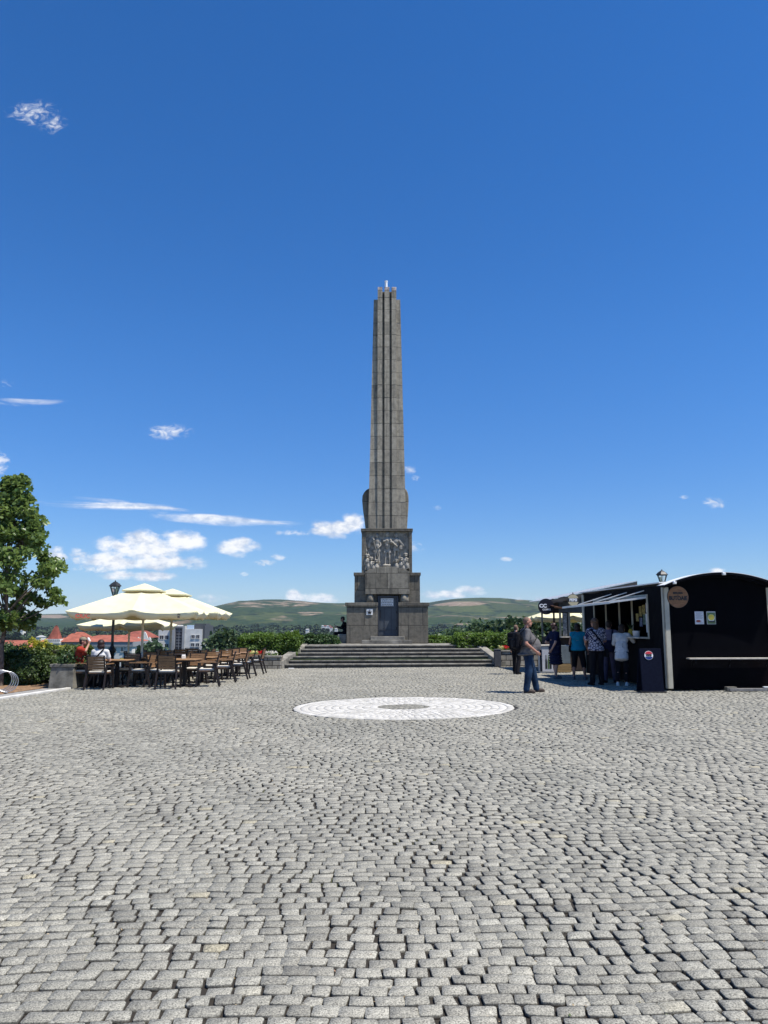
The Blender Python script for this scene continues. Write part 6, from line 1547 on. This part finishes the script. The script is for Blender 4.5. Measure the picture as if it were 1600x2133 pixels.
    if hair:
        b = MB()
        if hair == 'crop': b.ell(hp(0, -.022, .034), (.080, .092, .090), hr, 18); b.ell(hp(0, -.055, .0), (.070, .05, .07), hr, 14)
        elif hair == 'short': b.ell(hp(0, -.020, .042), (.086, .102, .094), hr, 18); b.ell(hp(0, -.055, -.005), (.080, .062, .085), hr, 14)
        elif hair == 'bun': b.ell(hp(0, -.020, .040), (.085, .102, .093), hr, 18); b.ell(hp(0, -.055, -.01), (.078, .06, .08), hr, 14); b.ell(hp(0, -.115, .05), (.038, .038, .038), hr, 12)
        elif hair == 'bob': b.ell(hp(0, -.022, .035), (.098, .110, .100), hr, 18); b.ell(hp(0, -.045, -.055), (.100, .080, .085), hr, 16); b.ell(hp(-.07, -.01, -.06), (.028, .05, .07), hr, 12); b.ell(hp(.07, -.01, -.06), (.028, .05, .07), hr, 12)
        elif hair == 'long': b.ell(hp(0, -.022, .035), (.098, .110, .100), hr, 18); b.ell(hp(0, -.065, -.08), (.098, .060, .13), hr, 16); b.ell(hp(0, -.075, -.18), (.075, .042, .10), hr, 14)
        fuse(b, 'hair', hairm, t, .009, 3)
    if cap_m:
        b = MB(); b.ell(hp(0, -.012, .055), (.090, .108, .078), hr, 18); b.ell(hp(0, .115, .040), (.066, .07, .010), hr @ Matrix.Rotation(R(-12), 3, 'X'), 14)
        fuse(b, 'cap', cap_m, t, .008, 2)
    return t, j, k
def on_ground(px, Y): x = Xp(px, 1400, Y); return V3((x, Y, G(x, Y) + .004))
def world(t, v): return t.matrix_basis @ V3(v)
def prop_at(t, name, label, cat, b, mats):
    o = b.build(name, mats); o.matrix_world = t.matrix_basis.copy(); return props(o, label, cat)
def backpack(t, label, mat, c_=(0, -.235, 1.20), d=(.30, .17, .42), strap=True, g=1.0, j=None):
    p_ = thing('backpack', label, 'backpack'); p_.matrix_basis = t.matrix_basis.copy()
    part('bag', lambda b: (b.bbox(c_, d, .05), b.bbox((c_[0], c_[1] - d[1] / 2 - .02, c_[2] - .06), (d[0] * .75, .07, d[2] * .5), .025)), mat, p_)
    for s in (-1, 1):
        sh_ = j['shR'] if s > 0 else j['shL']
        def f(b):
            pts = [V3((s * .09, c_[1] + .05, c_[2] + .16)), V3((s * .12, -.06, 1.50 + .005 * g)), V3((s * .125, .075 * g + .01, 1.43)), V3((s * .14, .13 * g, 1.30)), V3((s * .18 * g, .06, 1.14)), V3((s * .15, c_[1] + .05, c_[2] - .15))]
            for a_, b2 in zip(pts[:-1], pts[1:]): b.bar(a_, b2, .045, .012, up=(0, 1, 0) if abs((b2 - a_).z) > .1 else (0, 0, 1))
        part('strap', f, mat, p_)
    return p_
BLK = cloth('black cloth', (.008, .008, .011)); NAVY = cloth('navy cloth', (.008, .011, .038)); GREYT = cloth('grey t-shirt cloth', (.125, .118, .118)); JEAN = cloth('blue jeans', (.014, .034, .072), var=.3, vscale=5)
TEAL = cloth('turquoise cloth', (.006, .21, .33)); WHT_C = cloth('white cotton', (.62, .60, .58)); REDC = cloth('red t-shirt cloth', (.30, .035, .02)); LILAC = cloth('lilac cloth', (.20, .17, .24)); PURP = cloth('grey purple trousers', (.07, .06, .10))
FLOR = pattern_mat('white shirt with dark leaf pattern', (.010, .010, .045, 1), (.42, .40, .46, 1), 15, .10)
SHB = simple('brown walking shoe', (.045, .03, .022), .7); SHG = simple('grey trainers', (.10, .12, .14), .7); SHW = simple('white trainers', (.66, .68, .68), .6); CAPM = cloth('beige cap cloth', (.26, .22, .16))
# man in grey, hand in pocket, facing right
gp = on_ground(1101, 19.0)
t, j, k = person('heavy bald man in grey t-shirt and blue jeans standing alone with hand in pocket', gp, R(-84), 1.80, dict(
    ankL=(-.13, .22, .085), ankR=(.14, -.10, .085), kneeL=(-.12, .14, .49), kneeR=(.13, -.03, .49), elR=(.32, -.13, 1.14), wrR=(.27, .12, .955), elL=(-.31, -.10, 1.14), wrL=(-.24, .09, .96), chest=(0, -.03, 1.29), neck=(0, -.05, 1.47), head=(0, .01, 1.635), shR=(.205, -.05, 1.415), shL=(-.205, -.05, 1.415)),
    g=1.36, belly=.22, top=GREYT, sleeve=.68, hem=.90, bottom=JEAN, blen=2, shoes=SHB, hair='crop', hairm=HAIRS, vox=.009, skin=SKIN, curl=(.35, .35), head_turn=R(-6))
backpack(t, 'black backpack with shoulder straps worn by the man in grey', BLK, c_=(0, -.27, 1.20), d=(.30, .13, .40), j=j, g=1.5)
# dark figure behind him, seen from behind, carrying a big backpack
gp = on_ground(1076, 26.6)
t, j, k = person('person in black standing behind the man in grey, back turned', gp, R(-35), 1.66, dict(ankL=(-.14, .14, .085), kneeL=(-.12, .12, .49), ankR=(.12, -.16, .085), head=(0, .05, 1.62)), top=BLK, sleeve=1.9, bottom=BLK, blen=2, shoes=BLK, hair='crop', hairm=HAIRS, vox=.012, skin=SKINP)
backpack(t, 'large black backpack on the person standing behind the man in grey', BLK, c_=(0, -.25, 1.22), d=(.34, .24, .50), j=j)
# woman in navy dress
gp = on_ground(1157, 24.0)
t, j, k = person('woman in navy blue dress with tied back dark hair at the stall', gp, R(-72), 1.68, dict(
    elL=(-.30, -.14, 1.14), wrL=(-.17, .13, 1.06), elR=(.31, -.15, 1.14), wrR=(.20, -.22, .93), ankL=(-.13, .10, .085), ankR=(.10, -.05, .085), kneeL=(-.12, .06, .49)), g=1.32, belly=.08, top=NAVY, sleeve=.7, hem=.8, bottom=NAVY, skirt=True, blen=1, shoes=SHG, hair='bun', hairm=simple('reddish dark hair', (.045, .018, .014), .55), bust=.03, skin=SKINP, hipw=1.1)
# woman in turquoise
gp = on_ground(1206, 23.5)
t, j, k = person('woman in turquoise sleeveless top and black cropped trousers, back turned', gp, R(-22), 1.66, dict(
    elR=(.27, -.08, 1.13), wrR=(.30, .05, .90), elL=(-.25, .02, 1.12), wrL=(-.24, .22, 1.04), ankL=(-.16, -.02, .085), ankR=(.19, .03, .085), kneeL=(-.13, .02, .49), kneeR=(.15, .03, .49)), g=1.22, belly=.04, top=TEAL, sleeve=.12, hem=.93, bottom=BLK, blen=1.28, shoes=SHG, hair='bob', hairm=HAIRD, skin=SKIN, hipw=1.15, bust=.02)
b = MB(); c_ = j['wrL'] + V3((-.06, .06, -.02)); b.box(c_, (.30, .21, .003), Matrix.Rotation(R(18), 3, 'Y')); prop_at(t, 'paper_sheet', 'white sheet of paper held by the woman in turquoise', 'paper', b, M_PAPER)
b = MB(); 
for a_, b2 in (((-.06, -.15, 1.48), (-.17, -.16, 1.30)), ((-.17, -.16, 1.30), (-.235, -.10, 1.05))): b.bar(a_, b2, .018, .008)
b.bbox((-.25, .0, .95), (.06, .24, .20), .02); prop_at(t, 'shoulder_bag', 'small dark bag with thin strap on the woman in turquoise', 'bag', b, BLK)
# floral shirt
gp = on_ground(1244, 21.2)
t, j, k = person('person in dark leaf patterned white shirt and black trousers, back turned', gp, R(8), 1.79, dict(
    head=(-.02, .03, 1.63), elR=(.28, .05, 1.15), wrR=(.26, .27, 1.12), elL=(-.28, .02, 1.15), wrL=(-.20, .22, 1.10), ankL=(-.14, 0, .085), ankR=(.13, .02, .085)), g=1.22, belly=.03, top=FLOR, sleeve=.75, hem=.92, bottom=BLK, blen=2, shoes=BLK, hair='long', hairm=HAIRB, head_turn=R(20), skin=SKIN, hipw=1.05)
b = MB(); pts = [V3((-.16, -.05, 1.47)), V3((-.12, -.16, 1.38)), V3((.06, -.168, 1.15)), V3((.19, -.12, .98)), V3((.25, .02, .90))]
for a_, b2 in zip(pts[:-1], pts[1:]): b.bar(a_, b2, .035, .012, up=(0, 1, 0))
b.bbox((.27, .05, .84), (.10, .26, .22), .03); prop_at(t, 'shoulder_bag', 'dark crossbody bag across the leaf patterned shirt', 'bag', b, BLK)
# lilac shirt with backpack
gp = on_ground(1271, 22.1)
t, j, k = person('person in lilac shirt and grey purple trousers between the patterned shirt and white blouse', gp, R(-30), 1.74, dict(
    elR=(.27, .10, 1.14), wrR=(.24, .33, 1.10), elL=(-.25, .05, 1.14), wrL=(-.12, .28, 1.10), ankL=(-.12, -.08, .085), ankR=(.12, .08, .085), chest=(0, .03, 1.28), neck=(0, .05, 1.46), head=(0, .09, 1.62), shL=(-.19, .05, 1.41), shR=(.19, .05, 1.41)), g=1.05, top=LILAC, sleeve=.8, hem=.9, bottom=PURP, blen=2, shoes=BLK, hair='short', hairm=HAIRD)
b = MB(); b.bbox((.05, -.17, 1.02), (.30, .14, .34), .05)
for s in (-1, 1): b.bar((s * .1 + .02, -.12, 1.18), (s * .12, -.02, 1.5), .04, .012)
prop_at(t, 'backpack', 'dark blue bag hanging low on the back of the person in lilac', 'bag', b, NAVY)
# white blouse leaning on the ledge
gp = on_ground(1296, 20.9); gp.x = Xp(1297, 1400, 20.9)
t, j, k = person('woman in white embroidered blouse and black trousers leaning on the hatch ledge', gp, R(-24), 1.66, dict(
    pel=(0, -.03, .95), waist=(0, .0, 1.10), chest=(0, .07, 1.27), neck=(0, .13, 1.44), head=(.02, .19, 1.585), shL=(-.18, .11, 1.395), shR=(.19, .12, 1.395), elR=(.32, .20, 1.22), wrR=(.38, .40, 1.29), elL=(-.23, .18, 1.14), wrL=(-.08, .38, 1.24), ankL=(-.13, -.10, .085), ankR=(.10, .03, .085), hipL=(-.09, -.03, .91), hipR=(.09, -.03, .91)),
    g=1.08, top=WHT_C, sleeve=.95, hem=.74, bottom=BLK, blen=1.8, shoes=SHW, hair='long', hairm=HAIRD, head_turn=R(-20), skin=SKINP)
b = MB()
for i in range(9): b.ell((.01 + .006 * i, -.155 + .004 * i, .82 + .045 * i), (.008, .012, .014), seg=8)
props(prop_at(t, 'ribbon_trim', 'thin dark lacing down the back of the white blouse', 'trim', b, BLK))
# seated pair at the nearest left table
SITJ = dict(pel=(0, -.06, .555), hipL=(-.09, -.02, .54), hipR=(.09, -.02, .54), waist=(0, -.07, .70), chest=(0, -.05, .89), neck=(0, -.04, 1.07), head=(0, -.01, 1.235), shL=(-.185, -.04, 1.02), shR=(.185, -.04, 1.02), kneeL=(-.11, .40, .54), kneeR=(.11, .40, .54), ankL=(-.11, .36, .105), ankR=(.11, .30, .105))
SJ = dict(SITJ)
SJ.update(elR=(.22, .18, .98), wrR=(.07, .22, 1.16), elL=(-.24, .08, .78), wrL=(-.16, .32, .78), chest=(0, -.02, .89), neck=(0, .02, 1.07), head=(0, .06, 1.235), shL=(-.185, .0, 1.02), shR=(.185, .0, 1.03))
loc = V3(cman.location); 
t, j, k = person('man in red t-shirt and beige cap drinking at the nearest left table', loc, cman.rotation_euler.z, 1.80, SJ, g=1.12, belly=.04, top=REDC, sleeve=.75, hem=.93, bottom=BLK, blen=2, shoes=BLK, hair='short', hairm=HAIRD, cap_m=CAPM, skin=SKIN, curl=(.45, .9), palms=(None, (-.6, .2, .0, -.2, -.1, .9)))
b = MB(); c_ = j['wrR'] + V3((-.035, .015, .07)); b.cyl(c_ - V3((0, 0, .0)), c_ + V3((-.02, -.06, .10)), .030, .034, 14); prop_at(t, 'drinking_cup', 'pale cup raised to the mouth of the man in red', 'cup', b, M_WHITE)
SJ = dict(SITJ); SJ.update(elL=(-.25, .05, .78), wrL=(-.15, .26, .79), elR=(.25, .05, .78), wrR=(.14, .26, .79))
t, j, k = person('woman with dark bobbed hair in white t-shirt, sitting with her back turned', V3(cwom.location), cwom.rotation_euler.z, 1.70, SJ, g=1.08, top=WHT_C, sleeve=.6, hem=.93, bottom=BLK, blen=2, shoes=BLK, hair='bob', hairm=simple('auburn dark hair', (.035, .014, .012), .5, var=.4, vscale=40, bump=1.0), skin=SKINP, head_turn=R(15))
b = MB(); b.bar((.13, -.155, 1.09), (-.10, -.19, .82), .035, .01, up=(0, 1, 0)); b.bar((.13, -.155, 1.09), (.10, -.02, 1.13), .035, .01); prop_at(t, 'bag_strap', 'black diagonal strap across the white t-shirt of the seated woman', 'strap', b, BLK)
# dark figure sitting against the monument's left side
SJ = dict(SITJ); SJ.update(elR=(.20, .10, .80), wrR=(.10, .32, .86), elL=(-.20, .10, .80), wrL=(-.10, .32, .86), head=(0, .06, 1.22), neck=(0, .0, 1.07))
mloc = V3((X0 - 2.06, 36.75, TZ + .42 - .50))
SJ['ankL'] = (-.11, .50, .165); SJ['ankR'] = (.11, .44, .165)
t, j, k = person('person in black sitting against the left side of the obelisk base', mloc, R(84), 1.72, SJ, g=1.02, top=BLK, sleeve=1.8, hem=.93, bottom=BLK, blen=2, shoes=BLK, hair='short', hairm=HAIRD, head_nod=R(-18))
b = MB(); b.bbox((0, .42, .93), (.085, .012, .16), .004, Matrix.Rotation(R(-35), 3, 'X')); prop_at(t, 'phone', 'dark phone held by the person sitting at the obelisk', 'phone', b, M_INK)
